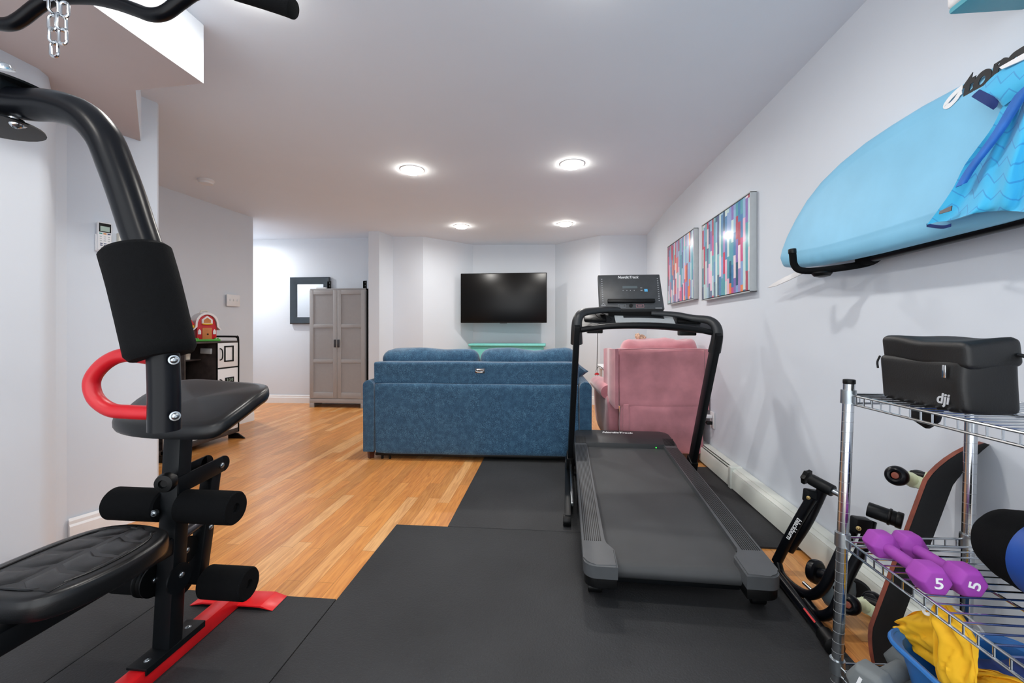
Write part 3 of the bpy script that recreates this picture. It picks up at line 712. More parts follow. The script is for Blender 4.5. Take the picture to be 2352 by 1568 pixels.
b = B(); box(b, 0.09, 1.65, 0.05, 0.85, 0.07, 0.29, 0.01); part('seat_base', b, 'blue', t)
b = B(); box(b, 0.09, 1.65, 0.02, 0.05, 0.030, 0.052, 0.003); part('bottom_rail', b, 'dkplast', t)
for x, y in ((0.045, 0.05), (1.70, 0.05), (0.045, 0.84), (1.70, 0.84)):
    b = B(); lathe(b, (x, y, 0.062), (0, 0, -1), [(0.032, 0), (0.026, 0.055), (0.026, 0.061)], 4); part('foot', b, 'wood', t)
b = B(); bm_ = b
for x in (0.14, 0.20):
    cyl(b, (x, 0.04, 0.0), (x, 0.04, 0.04), 0.009, seg=10)
part('castor', b, 'dkplast', t)
# throw pillow poking past the right arm
b = B(); X = Matrix.Translation((0.262, 3.40, 0.70)) @ Matrix.Rotation(R(8), 4, 'Y') @ Matrix.Rotation(R(20), 4, 'Z')
def pillow(b, w_, h_, d_, X, n=14):
    for s in (-1, 1):
        g = []
        for i in range(n + 1):
            g.append([])
            for j in range(n + 1):
                u = i / n * 2 - 1; v = j / n * 2 - 1
                pin = 1 - 0.10 * (1 - (u * u)) * (abs(v) ** 3); pin2 = 1 - 0.10 * (1 - v * v) * (abs(u) ** 3)
                g[-1].append(b.verts.new(X @ V((u * w_ / 2 * pin2, s * d_ / 2 * ((1 - u ** 4) * (1 - v ** 4)) ** 0.5, v * h_ / 2 * pin))))
        for i in range(n):
            for j in range(n): b.faces.new((g[i][j], g[i + 1][j], g[i + 1][j + 1], g[i][j + 1]))
    bmesh.ops.remove_doubles(b, verts=b.verts[:], dist=1e-5)
pillow(b, 0.27, 0.27, 0.11, Matrix.Translation((0.112, 3.60, 0.65)) @ Matrix.Rotation(R(44), 4, 'Y'))
single('throw_pillow', b, 'blue', 'blue throw pillow poking past the sofa back beside the treadmill upright', 'pillow')

# ================================================================== PINK WINGBACK RECLINER
t = thing('armchair', 'pink velvet wingback armchair seen from behind through the treadmill', 'armchair', (0.50, 3.28, 0), R(1.5))
# local: x 0..0.65, y 0 back .. 0.9
b = B(); rbox(b, 0.325, 0.10, 0.635, 0.64, 0.16, 0.44, 0.02, 14, amp=0.008, fr=3); bk = part('backrest', b, 'pink', t)
b = B(); tube(b, [(0.005, 0.018, 0.85), (0.2, 0.016, 0.858), (0.45, 0.016, 0.858), (0.645, 0.018, 0.852)], 0.005, 8, 4); part('piping', b, 'pink', bk)
b = B(); rbox(b, 0.345, 0.20, 0.84, 0.60, 0.24, 0.17, 0.075, 14, amp=0.028, fr=7, seed=9); part('head_cushion', b, 'pink', t)
for s, nm in ((0, 'wing'), (1, 'wing')):
    x = 0.004 if s == 0 else 0.640; o_ = -1 if s == 0 else 1; kx = 1.0 if s == 0 else 0.3
    b = B(); rows = []
    for i in range(9):
        a = i / 8; y = 0.02 + 0.26 * a
        rows.append([V((x + o_ * kx * (0.052 * a + 0.012 * math.sin(a * 6)), y, z)) for z in (0.40 + 0.12 * a, 0.55, 0.7, 0.80, 0.855 + 0.02 * a - 0.012 * math.sin(a * 3.1) - 0.03 * a ** 4)])
    sheet(b, rows, 0.03 * (-o_)); part(nm, b, 'pink', t)
    b = B(); xa = x + (o_ * 0.045 if s == 0 else -0.075)
    tube(b, [(xa, 0.20, 0.50), (xa + o_ * 0.015, 0.32, 0.515), (xa + o_ * 0.02, 0.6, 0.52), (xa + o_ * 0.01, 0.84, 0.50)], lambda a: 0.072 - 0.012 * abs(a - 0.5), 18, 5, 0.9); part('armrest', b, 'pink', t)
    b = B(); X = None; rbox(b, xa + 0.0 - o_ * 0.02, 0.50, 0.295, 0.10, 0.76, 0.36, 0.035, 10, amp=0.02, fr=4, seed=s); part('side_panel', b, 'pink', t)
b = B(); rbox(b, 0.325, 0.045, 0.245, 0.62, 0.05, 0.36, 0.012, 12, amp=0.01, fr=5, seed=3); part('lower_back', b, 'pink', t)
b = B(); rbox(b, 0.06, 0.035, 0.26, 0.05, 0.05, 0.35, 0.012, 8, amp=0.008, fr=6); part('back_flap', b, 'pink', t)
b = B(); rbox(b, 0.325, 0.52, 0.42, 0.52, 0.66, 0.16, 0.06, 10); part('seat_cushion', b, 'pink', t)
for x, y in ((0.03, 0.86), (0.62, 0.86), (0.05, 0.05), (0.60, 0.05)):
    f = 1 if y > 0.5 else -0.4
    b = B(); tube(b, [(x, y - 0.02 * f, 0.17), (x - 0.01, y + 0.015 * f, 0.12), (x - 0.005, y + 0.01 * f, 0.07), (x, y - 0.005 * f, 0.03), (x - 0.004, y + 0.012 * f, 0.004)], lambda a: 0.026 - 0.020 * a + (0.006 if a > 0.9 else 0), 12, 5); part('cabriole_leg', b, 'wood', t)
b = B(); rbox(b, 0, 0, 0, 0.085, 0.06, 0.045, 0.022, 8, X=Matrix.Translation(AY(1472, 773, 3.56)), amp=0.02, fr=30); single('plush_toy', b, 'tanw', 'small brown and white plush lying on the pink armchair cushion', 'toy')
# small white side table behind the armchair
t = thing('side_table', 'small white side table mostly hidden behind the pink armchair', 'table', (0.75, 4.75, 0))
b = B(); box(b, -0.24, 0.2, -0.2, 0.2, 0.585, 0.61, 0.004); part('table_top', b, 'white', t)
for x in (-0.2, 0.17):
    for y in (-0.17, 0.17):
        b = B(); box(b, x - 0.015, x + 0.015, y - 0.015, y + 0.015, 0, 0.585, 0.002); part('leg', b, 'white', t)

# ================================================================== TV WALL
TVY = 5.85
a0 = AY(1058, 628, TVY); a1 = AY(1256, 741, TVY)
t = thing('television', 'black flat screen television on a wall arm above the teal cabinet', 'television', ((a0.x + a1.x) / 2, TVY, (a0.z + a1.z) / 2))
tw, th_ = (a1.x - a0.x) / 2, (a0.z - a1.z) / 2
b = B(); box(b, -tw, tw, 0, 0.035, -th_, th_, 0.006, 3); part('casing', b, 'dkplast', t)
b = B(); box(b, -tw + 0.012, tw - 0.012, -0.002, 0.004, -th_ + 0.02, th_ - 0.012, 0.001); part('screen', b, 'screen', t, label='dark glossy screen')
b = B(); box(b, -0.05, 0.05, -0.004, 0.01, -th_ - 0.006, -th_ + 0.006, 0.002); part('sensor_lip', b, 'dkplast', t)
b = B(); bar(b, (0, 0.035, 0), (0, 0.33, 0), 0.06, 0.06); box(b, -0.15, 0.15, 0.03, 0.045, -0.12, 0.12, 0.002); part('wall_arm', b, 'black', t)
t = thing('teal_cabinet', 'teal painted low cabinet under the television behind the sofa', 'cabinet', (-0.615, 5.78, 0))
b = B(); box(b, -0.50, 0.50, 0, 0.36, 0.10, 0.775, 0.006); part('body', b, 'teal', t)
b = B(); prism(b, [(-0.525, -0.02, 0.770), (-0.525, -0.035, 0.785), (-0.525, -0.03, 0.80), (-0.525, -0.01, 0.808), (-0.525, 0.37, 0.808), (-0.525, 0.37, 0.77)], (1.05, 0, 0), 0.002); part('top', b, 'teal', t)
for k in range(2):
    b = B(); box(b, -0.47 + k * 0.48, -0.01 + k * 0.48, -0.012, 0.002, 0.14, 0.735, 0.004); d = part('door', b, 'teal', t)
    b = B(); dome(b, (-0.05 + k * 0.10, -0.012, 0.5), (0, -1, 0), 0.012); part('knob', b, 'handle', d)
for x in (-0.47, 0.47):
    for y in (0.03, 0.33):
        b = B(); lathe(b, (x, y, 0.102), (0, 0, -1), [(0.028, 0), (0.02, 0.1)], 8); part('foot', b, 'teal', t)

# ================================================================== GREY WARDROBE
a0 = AY(712.5, 662, 5.25)
t = thing('wardrobe', 'grey two-door wardrobe with panelled doors', 'wardrobe', (a0.x, 5.25, 0))
WW, WH = 0.745, 1.53
b = B(); box(b, 0, 0.018, 0, 0.26, 0.0, WH, 0.002); box(b, WW - 0.018, WW, 0, 0.26, 0, WH, 0.002); box(b, 0, WW, -0.004, 0.26, WH - 0.02, WH, 0.002)
box(b, 0.018, WW - 0.018, 0.24, 0.25, 0.1, WH - 0.02); box(b, 0.018, WW - 0.018, 0.0, 0.24, 0.10, 0.118); part('carcass', b, 'grey', t)
b = B(); box(b, 0.0, WW, -0.018, 0.0, 0.06, 0.115, 0.002); box(b, 0, 0.06, -0.018, 0.0, 0.0, 0.06, 0.002); box(b, WW - 0.06, WW, -0.018, 0, 0, 0.06, 0.002); part('plinth', b, 'grey', t)
b = B(); box(b, WW, WW + 0.016, 0.02, 0.26, 0.02, WH - 0.02, 0.002); part('dark_side_strip', b, 'dkplast', t, label='dark strip on the right side')
for k in range(2):
    x0 = 0.003 + k * (WW / 2 - 0.001); x1 = x0 + WW / 2 - 0.005; z0, z1 = 0.12, WH - 0.022; y0, y1 = -0.020, -0.002
    b = B(); box(b, x0 + 0.02, x1 - 0.02, y0 + 0.009, y1, z0 + 0.02, z1 - 0.02); 
    d = part('door', b, 'greyd', t)
    b = B(); sl = 0.052 if k == 0 else 0.052
    box(b, x0, x0 + sl, y0, y1, z0, z1, 0.0015); box(b, x1 - sl, x1, y0, y1, z0, z1, 0.0015)
    for za, zb in ((z0, z0 + 0.075), (z0 + 0.455, z0 + 0.50), (z0 + 0.905, z0 + 0.95), (z1 - 0.055, z1)): box(b, x0 + sl, x1 - sl, y0, y1, za, zb, 0.0015)
    part('door_frame', b, 'grey', d)
    xh = x1 - 0.022 if k == 0 else x0 + 0.022
    b = B(); box(b, xh - 0.012, xh + 0.012, y0 - 0.018, y0, 0.775, 0.875, 0.004); part('handle', b, 'handle', d)
def bracket(u, label):
    c = AY(u, 661, 5.33); t = thing('shelf_bracket', label, 'bracket', (c.x, 5.33, WH), 0, 'black brackets standing on the wardrobe')
    b = B(); box(b, -0.022, 0.022, -0.003, 0.0, 0, 0.105, 0.001); box(b, -0.022, 0.06, -0.003, 0.07, 0, 0.003); box(b, -0.022, -0.018, -0.02, 0.0, 0.0, 0.1, 0.001); box(b, 0.018, 0.022, -0.02, 0.0, 0.0, 0.1, 0.001)
    part('steel_angle', b, 'dkplast', t)
    b = B(); dome(b, (0, -0.003, 0.08), (0, -1, 0), 0.006); dome(b, (0, -0.003, 0.04), (0, -1, 0), 0.006); part('screw', b, 'zinc', t)
bracket(757, 'small black metal bracket on the wardrobe top beside the mirror')
bracket(839, 'small black metal bracket on the wardrobe top at its right corner')
c = AY(742, 660, 5.36)
b = B(); X = Matrix.Translation((c.x, 5.36, WH + 0.001)); rbox(b, 0, 0, 0.012, 0.14, 0.10, 0.02, 0.008, 6, X=X, amp=0.01, fr=12); single('white_packet', b, 'white', 'small white packet lying on the wardrobe top', 'packet')
# ================================================================== MIRROR
MY = 5.505
m0 = AY(667, 637, MY); m1 = AY(757, 744, MY); W_, H_ = m1.x - m0.x, m0.z - m1.z; fw = 0.095
t = thing('wall_mirror', 'square mirror in a dark slate frame partly behind the wardrobe', 'mirror', ((m0.x + m1.x) / 2, MY + 0.018, (m0.z + m1.z) / 2), R(1.3))
b = B()
hw, hh = W_ / 2, H_ / 2
ls = []
for ins, d in ((0, 0.0), (0, 0.025), (0.012, 0.035), (0.08, 0.018), (fw, 0.012), (fw, 0.0)):
    ls.append([(-hw + ins, -d, -hh + ins), (hw - ins, -d, -hh + ins), (hw - ins, -d, hh - ins), (-hw + ins, -d, hh - ins)])
loops(b, ls, False, False); vv = None; part('frame', b, 'frameb', t, ang=20)
b = B(); box(b, -hw + fw - 0.004, hw - fw + 0.004, -0.009, -0.002, -hh + fw - 0.004, hh - fw + 0.004); part('glass', b, 'mirror', t)

# ================================================================== PLAY KITCHEN and toys
t = thing('play_kitchen', 'dark wood toy kitchen with white doors against the left wall', 'toy kitchen', (-3.09, 3.30, 0))
KX0, KX1 = -0.24, 0.205     # back, front face
KY0, KY1, KYc = -0.37, 0.395, 0.143
b = B(); box(b, KX0, KX0 + 0.012, KY0, KY1, 0.04, 0.905, 0.002); part('back_panel', b, 'dwood', t)
b = B(); box(b, KX0, KX1 - 0.008, KYc, KYc + 0.014, 0.06, 0.895, 0.001); box(b, KX0, KX1 - 0.008, KY1 - 0.014, KY1, 0.06, 0.895, 0.001); box(b, KX0, KX1, -0.13, KY1, 0.885, 0.899, 0.002)
box(b, KX0, KX1, KY0, KY1, 0.06, 0.09, 0.002); box(b, KX0, KX1 - 0.06, -0.13, -0.116, 0.5, 0.89, 0.001); part('carcass', b, 'dwood', t)
b = B(); tube(b, [(KX1 - 0.004, KY1 - 0.004, 0.06), (KX1 - 0.004, KY1 - 0.004, 0.5), (KX1 - 0.004, KY1 - 0.004, 0.90), (KX1 - 0.02, KY1 - 0.006, 0.93), (KX1 - 0.06, KY1 - 0.006, 0.937), (KX0 + 0.02, KY1 - 0.006, 0.937)], 0.009, 8, 4); part('edge_rail', b, 'dkplast', t)
b = B(); box(b, KX0, KX0 + 0.29, KY0, KYc, 0.735, 0.748, 0.001); part('shelf', b, 'dwood', t)
b = B(); box(b, KX0, KX1, KY0, KYc, 0.46, 0.48, 0.002); part('counter', b, 'dwood', t)
b = B(); box(b, KX1 - 0.010, KX1, KYc + 0.004, KY1 - 0.014, 0.668, 0.882, 0.002); d = part('freezer_door', b, 'white', t)
b = B()
for (y0, y1, z0, z1) in ((0.215, 0.325, 0.715, 0.727), (0.215, 0.325, 0.845, 0.857), (0.215, 0.228, 0.715, 0.857), (0.312, 0.325, 0.715, 0.857)): box(b, KX1, KX1 + 0.006, y0, y1, z0, z1, 0.001)
part('window_frame', b, 'dkplast', d)
b = B(); tube(b, [(KX1, 0.168, 0.735), (KX1 + 0.018, 0.170, 0.745), (KX1 + 0.022, 0.173, 0.785), (KX1 + 0.018, 0.170, 0.825), (KX1, 0.168, 0.835)], 0.005, 8, 4); part('handle', b, 'dkplast', d)
b = B(); box(b, KX1 - 0.010, KX1, KYc + 0.004, KY1 - 0.014, 0.10, 0.655, 0.002); d = part('fridge_door', b, 'white', t)
b = B(); box(b, KX1, KX1 + 0.005, 0.225, 0.33, 0.525, 0.575, 0.002); part('display', b, 'dkplast', d)
text('digits', '3 3 0', 0.036, 'lcdg', d, (KX1 + 0.0055, 0.277, 0.55), (0, 1, 0), (0, 0, 1), bold=0.01)
b = B(); tube(b, [(KX1, 0.168, 0.45), (KX1 + 0.018, 0.170, 0.46), (KX1 + 0.022, 0.173, 0.51), (KX1 + 0.018, 0.170, 0.555), (KX1, 0.168, 0.565)], 0.005, 8, 4); part('handle', b, 'dkplast', d)
b = B(); box(b, KX1 - 0.012, KX1 - 0.002, KYc - 0.004, KYc + 0.006, 0.10, 0.885, 0.001); box(b, KX1 - 0.012, KX1 - 0.001, KYc, KY1, 0.655, 0.668); part('door_edging', b, 'dkplast', t)
b = B(); box(b, KX1 - 0.012, KX1, KY0, -0.13, 0.10, 0.45, 0.002); d = part('oven_door', b, 'white', t)
b = B()
for k in range(5): box(b, KX1, KX1 + 0.003, -0.31, -0.20, 0.145 + k * 0.021, 0.155 + k * 0.021)
part('vent_slots', b, 'handle', d)
b = B(); box(b, KX1 - 0.03, KX1 - 0.004, KY0, KY1 - 0.004, 0.055, 0.098, 0.002); part('kick_board', b, 'dwood', t)
for y in (KY0 + 0.02, KY1 - 0.015):
    b = B(); prism(b, [(KX1 - 0.09, y - 0.008, 0.05), (KX1 + 0.0, y - 0.008, 0.05), (KX1 + 0.07, y - 0.008, 0.004), (KX1 + 0.07, y - 0.008, 0.0), (KX1 - 0.09, y - 0.008, 0.0)], (0, 0.016, 0), 0.002)
    part('foot', b, 'dkplast', t)
    b = B(); prism(b, [(KX0, y - 0.008, 0.05), (KX0 + 0.05, y - 0.008, 0.05), (KX0 + 0.05, y - 0.008, 0.0), (KX0, y - 0.008, 0.0)], (0, 0.016, 0), 0.002); part('foot', b, 'dkplast', t)
b = B(); X = Matrix.Translation((0.105, KYc - 0.004, 0.815)) @ Matrix.Rotation(R(3), 4, 'Y'); box(b, -0.05, 0.05, -0.014, 0.004, -0.024, 0.024, 0.005, 3, X); part('dispenser', b, 'silver', t, label='light grey plastic dispenser box')
# toy barn
bx, by, bz = -3.0, 3.43, 0.90
t = thing('toy_barn', 'red toy barn with white roof on top of the play kitchen', 'toy barn', (bx, by, bz), R(60), tilt=Matrix.Diagonal((1, 1, 1.18, 1)))
b = B(); box(b, -0.098, 0.098, -0.08, 0.085, 0.0, 0.016, 0.006, 3)
for x in (-0.085, -0.07, 0.06, 0.08): cyl(b, (x, -0.07, 0.012), (x, -0.07, 0.026), 0.010, 0.006, seg=8)
part('base', b, 'gr', t)
def gamb(w_, h0, h1, n=9):
    pts = [(-w_, 0.014), (w_, 0.014), (w_, h0)]
    for i in range(n): a = math.pi * i / (n - 1); pts.append((w_ * 0.97 * math.cos(a) * (1 - 0.06 * math.sin(a)), h0 + (h1 - h0) * math.sin(a) ** 0.8))
    pts.append((-w_, h0)); return pts
b = B(); prism(b, [(x, -0.06, z) for x, z in gamb(0.072, 0.105, 0.195)], (0, 0.12, 0), 0.002); bd = part('barn_wall', b, 'rd', t)
b = B(); o_ = []; i_ = []
for k in range(13):
    a = math.pi * k / 12; sx, sz = math.cos(a), math.sin(a) ** 0.8
    o_.append((0.088 * sx, 0.105 + 0.105 * sz)); i_.append((0.073 * sx, 0.105 + 0.090 * sz))
o_ = [(0.106, 0.088)] + o_ + [(-0.106, 0.088)]; i_ = [(0.098, 0.082)] + i_ + [(-0.098, 0.082)]
vo = [[b.verts.new((x, y, z)) for x, z in o_] for y in (-0.074, 0.075)]; vi = [[b.verts.new((x, y, z)) for x, z in i_] for y in (-0.074, 0.075)]
for k in range(len(o_) - 1):
    b.faces.new((vo[0][k], vo[0][k + 1], vo[1][k + 1], vo[1][k])); b.faces.new((vi[0][k], vi[1][k], vi[1][k + 1], vi[0][k + 1]))
    b.faces.new((vo[0][k], vi[0][k], vi[0][k + 1], vo[0][k + 1])); b.faces.new((vo[1][k], vo[1][k + 1], vi[1][k + 1], vi[1][k]))
for k in (0, -1): b.faces.new((vo[0][k], vo[1][k], vi[1][k], vi[0][k]))
part('roof', b, 'white', t)
b = B(); box(b, -0.035, 0.035, -0.066, -0.058, 0.014, 0.098, 0.001); dr = part('barn_door', b, 'or', bd)
b = B(); prism(b, [(-0.040, -0.070, 0.128), (0.040, -0.070, 0.128), (0.040, -0.070, 0.158), (0.0, -0.070, 0.186), (-0.040, -0.070, 0.158)], (0, 0.012, 0), 0.001); part('hayloft_frame', b, 'white', bd)
b = B(); prism(b, [(-0.026, -0.0715, 0.134), (0.026, -0.0715, 0.134), (0.026, -0.0715, 0.155), (0.0, -0.0715, 0.172), (-0.026, -0.0715, 0.155)], (0, 0.004, 0)); part('hayloft_opening', b, 'or', bd)
b = B(); tube(b, [(-0.036, -0.072, 0.127), (0, -0.073, 0.125), (0.036, -0.072, 0.127)], 0.005, 8, 3); part('hay_edge', b, 'yl', bd)
for s in (-1, 1):
    b = B(); prism(b, [(s * 0.055 - 0.011, -0.066, 0.052), (s * 0.055 + 0.011, -0.066, 0.052), (s * 0.055 + 0.011, -0.066, 0.076), (s * 0.055, -0.066, 0.090), (s * 0.055 - 0.011, -0.066, 0.076)], (0, 0.008, 0), 0.001); w_ = part('window', b, 'white', bd)
b = B(); cyl(b, (0.004, -0.0665, 0.052), (0.004, -0.070, 0.052), 0.006, seg=10); part('latch', b, 'dkplast', bd)
b = B(); tube(b, [(-0.03, 0, 0.205), (-0.02, 0, 0.222), (0.02, 0, 0.222), (0.03, 0, 0.205)], 0.006, 8, 4); part('carry_handle', b, 'cream', t)
# yellow toy house beside it
t = thing('toy_playset', 'yellow and white toy house with colourful slats left of the barn', 'toy', (-3.04, 3.29, 0.90), R(42))
b = B(); box(b, -0.06, 0.06, -0.05, 0.05, 0, 0.02, 0.004); box(b, -0.055, 0.055, -0.045, 0.045, 0.115, 0.14, 0.004); part('floors', b, 'yl', t)
b = B()
for k in range(6): box(b, -0.05, 0.05, -0.04, 0.04, 0.022 + k * 0.0155, 0.032 + k * 0.0155, 0.002)
o = part('slats', b, 'art2', t, label='pink and blue patterned slats')
b = B(); prism(b, [(-0.06, -0.05, 0.14), (0.06, -0.05, 0.14), (0.035, -0.05, 0.185), (-0.035, -0.05, 0.185)], (0, 0.1, 0), 0.003); part('roof', b, 'rd', t)
# cups on the kitchen shelf
c = (-3.068, 3.325, 0.748)
b = B(); lathe(b, c, (0, 0, 1), [(0.024, 0), (0.028, 0.05), (0.026, 0.05), (0.022, 0.004)], 20); single('toy_cup', b, 'cream', 'small cream cup on the play kitchen shelf, rightmost of the two', 'cup', 'cups on the play kitchen shelf')
b = B(); lathe(b, (-3.068, 3.26, 0.748), (0, 0, 1), [(0.020, 0), (0.024, 0.05), (0.022, 0.05), (0.018, 0.004)], 20); single('toy_cup', b, 'white', 'small white cup on the play kitchen shelf beside the cream one', 'cup', 'cups on the play kitchen shelf')
b = B(); X = Matrix.Translation((-2.97, 3.13, 0.48)); rbox(b, 0, 0, 0.05, 0.08, 0.08, 0.10, 0.035, 8, X=X, amp=0.02, fr=14); single('toy_figure', b, 'bluesticker', 'pale blue soft toy on the play kitchen counter', 'toy')
# toy bin on the bottom shelf
t = thing('toy_bin', 'clear grey bin of small toys at the bottom of the play kitchen', 'toy bin', (-2.98, 3.30, 0.09))
b = B()
box(b, -0.08, 0.085, -0.12, 0.12, 0.0, 0.004); box(b, 0.081, 0.085, -0.12, 0.12, 0, 0.08); box(b, -0.08, -0.076, -0.12, 0.12, 0, 0.08); box(b, -0.08, 0.085, -0.12, -0.116, 0, 0.08); box(b, -0.08, 0.085, 0.116, 0.12, 0, 0.08); part('tub', b, 'silver', t)
b = B(); rbox(b, 0, 0, 0.055, 0.14, 0.22, 0.06, 0.02, 10, amp=0.03, fr=22); part('toys_inside', b, 'art2', t)

# ================================================================== PAINTINGS
def art(y0, y1, z0, z1, m, label):
    yc, zc = (y0 + y1) / 2, (z0 + z1) / 2; hy, hz = (y1 - y0) / 2, (z1 - z0) / 2
    t = thing('canvas_painting', label, 'painting', (1.178, yc, zc), 0, 'abstract striped paintings on the right wall')
    b = B()
    box(b, -0.038, 0, -hy, -hy + 0.006, -hz, hz, 0.001); box(b, -0.038, 0, hy - 0.006, hy, -hz, hz, 0.001); box(b, -0.038, 0, -hy, hy, -hz, -hz + 0.006, 0.001); box(b, -0.038, 0, -hy, hy, hz - 0.006, hz, 0.001)
    part('frame', b, 'silver', t)
    b = B(); box(b, -0.030, 0, -hy + 0.004, hy - 0.004, -hz + 0.004, hz - 0.004); part('shadow_gap', b, 'dkplast', t)
    b = B(); box(b, -0.036, -0.004, -hy + 0.012, hy - 0.012, -hz + 0.012, hz - 0.012, 0.001); part('canvas', b, m, t)
art(2.585, 3.39, 1.22, 1.80, 'art1', 'nearer of the two striped paintings, next to the surfboard tail')
art(3.575, 4.365, 1.245, 1.825, 'art2', 'farther of the two striped paintings, right beside the treadmill console')

# ================================================================== WALL OUTLET WITH PLUGS
c = AX(1638, 964, 1.18)
t = thing('wall_outlet', 'white wall outlet above the heater behind the treadmill upright', 'outlet', (1.178, c.y, c.z))
b = B(); box(b, -0.006, 0, -0.038, 0.038, -0.06, 0.06, 0.002); part('plate', b, 'white', t)
t = thing('power_plug', 'white plug with pale cord in the upper outlet socket', 'plug', (1.172, c.y + 0.0, c.z + 0.025))
b = B(); box(b, -0.045, -0.002, -0.014, 0.016, -0.012, 0.012, 0.004); part('plug_body', b, 'white', t)
b = B(); tube(b, [(-0.045, 0.0, 0), (-0.055, 0.04, -0.01), (-0.05, 0.12, -0.08), (-0.045, 0.17, -0.16), (-0.04, 0.16, -0.205), (-0.045, 0.12, -0.235)], 0.003, 8, 5); part('cord', b, 'offw', t)
t = thing('power_plug', 'black plug with black cord in the lower outlet socket', 'plug', (1.172, c.y + 0.0, c.z - 0.022))
b = B(); box(b, -0.04, -0.002, -0.014, 0.014, -0.012, 0.012, 0.004); part('plug_body', b, 'dkplast', t)
b = B(); tube(b, [(-0.04, 0.0, 0), (-0.055, 0.03, 0.008), (-0.05, 0.10, -0.03), (-0.045, 0.2, -0.12), (-0.05, 0.30, -0.20)], 0.004, 8, 5); part('cord', b, 'dkplast', t)

# ================================================================== SURFBOARD ON WALL RACK
BP = V((1.045, 1.5, 1.26)); BN = V((-1, 0, 0.15)).normalized()
def SB(u, v): return PL(u, v, BP, BN)
t = thing('surfboard', 'light blue surfboard lying on its rail on the right wall', 'surfboard', BP)
top = [(1787, 596), (1792, 572), (1804, 540), (1824, 500), (1850, 456), (1884, 412), (1928, 368), (1980, 325), (2040, 284), (2110, 240), (2190, 196), (2270, 151), (2352, 106)]
botm = [(2352, 488), (2270, 511), (2180, 534), (2090, 557), (2000, 580), (1930, 596), (1870, 608), (1820, 614), (1793, 612)]
TP = [SB(*p) for p in top]; BT = [SB(*p) for p in botm]
# continue the board beyond the frame with a rounded nose
e1, e0 = TP[-1], BT[0]; dirv = V((0, -1, 0)); hgt = e1 - e0
ext = [e1 + dirv * 0.35 - hgt * 0.01, e1 + dirv * 0.70 - hgt * 0.05, e1 + dirv * 0.98 - hgt * 0.16, e1 + dirv * 1.15 - hgt * 0.33, e1 + dirv * 1.2 - hgt * 0.5,
       e0 + dirv * 1.15 + hgt * 0.30, e0 + dirv * 0.98 + hgt * 0.15, e0 + dirv * 0.70 + hgt * 0.05, e0 + dirv * 0.35]
outl = TP + ext + BT
c = sum(outl, V()) / len(outl); c = (e0 + e1) / 2 + V((0, 0.15, 0))
th2 = 0.06
N_ = len(outl); inw = []
for i in range(N_):
    tt = (outl[(i + 1) % N_] - outl[i - 1]).normalized(); q = tt.cross(BN)
    inw.append(q if q.dot(c - outl[i]) > 0 else -q)
def off(d_, s_): return [c + (p + n_ * d_ - c) * s_ for p, n_ in zip(outl, inw)]
prof = [(0.06, 0.02, -th2), (0.05, 0.9, -th2), (0.045, 1, -th2), (0.018, 1, -th2 * 0.9), (0.004, 1, -th2 * 0.66), (0.0, 1, -th2 * 0.42), (0.004, 1, -th2 * 0.2), (0.014, 1, -0.003), (0.03, 1, 0.004), (0.045, 1, 0.0075), (0.06, 1, 0.009), (0.06, 0.985, 0.0098), (0.06, 0.95, 0.010), (0.06, 0.7, 0.010), (0.06, 0.4, 0.010), (0.06, 0.02, 0.010)]
b = B(); loops(b, [[p + BN * h for p in off(d_, s_)] for d_, s_, h in prof]); hull = part('hull', b, 'board', t, world=True, ang=60)
# logo and lettering on the deck
lg = [(2215, 197), (2201, 196), (2188, 207), (2176, 221), (2168, 238), (2169, 248), (2180, 248), (2192, 238), (2206, 222), (2215, 206)]
def deckpt(u, v, h=0.0108): return PL(u, v, BP + BN * h, BN)
def band(b, px, w0, d=0.0012):
    P = catmull([deckpt(*p) for p in px], 5); n = len(P); ls = []
    for i, p in enumerate(P):
        tt = (P[min(i + 1, n - 1)] - P[max(i - 1, 0)]).normalized(); s_ = tt.cross(BN).normalized()
        ls.append([p - s_ * w0 / 2, p + s_ * w0 / 2, p + s_ * w0 / 2 + BN * d, p - s_ * w0 / 2 + BN * d])
    loops(b, ls)
b = B(); band(b, [(2212, 199), (2196, 212), (2180, 229), (2172, 242), (2180, 243), (2194, 230), (2203, 217), (2210, 211)], 0.014); part('logo', b, 'whitet', hull, world=True, label='white curved logo')
t0_ = deckpt(2209, 207, 0.0108); t1_ = deckpt(2279, 165, 0.0108)
text('lettering', 'torq', 0.082, 'blackt', hull, t0_, t1_ - t0_, V((0, 0, 1)), world=True, bold=0.045, shear=0.25, align='LEFT', ext=0.001)
b = B(); pf = [(1838, 619), (1800, 637), (1775, 651), (1762, 661), (1780, 657), (1810, 644), (1846, 627)]
prism(b, [AX(u, v, 1.11) for u, v in pf], V((0.006, 0, 0)), 0.001); part('fin', b, 'white', t, world=True, label='white blade fin')
# wall rack arms
def rack_arm(y, label):
    t = thing('surfboard_rack', label, 'wall rack', (1.18, y, 1.24), 0, 'black padded wall rack arms')
    b = B(); box(b, 1.168, 1.179, y - 0.20, y - 0.15, 1.25, 1.36, 0.003); part('wall_plate', b, 'black', t, world=True)
    b = B(); tube(b, [(1.17, y - 0.18, 1.27), (1.135, y - 0.16, 1.241), (1.05, y - 0.08, 1.230), (0.992, y - 0.02, 1.234), (0.970, y, 1.258), (0.962, y, 1.31)], 0.013, 14, 6); part('padded_arm', b, 'foam', t, world=True)
    b = B(); cyl(b, (0.962, y, 1.305), (0.9605, y, 1.325), 0.0145, seg=16, bev=0.003); part('end_cap', b, 'dkplast', t, world=True)
    b = B(); lathe(b, (1.035, y - 0.065, 1.222), (0, 0, -1), [(0.03, 0), (0.034, 0.006), (0.026, 0.016), (0.01, 0.020)], 20); part('knob', b, 'dkplast', t, world=True)
AYD = AX(1822, 590, 0.965)
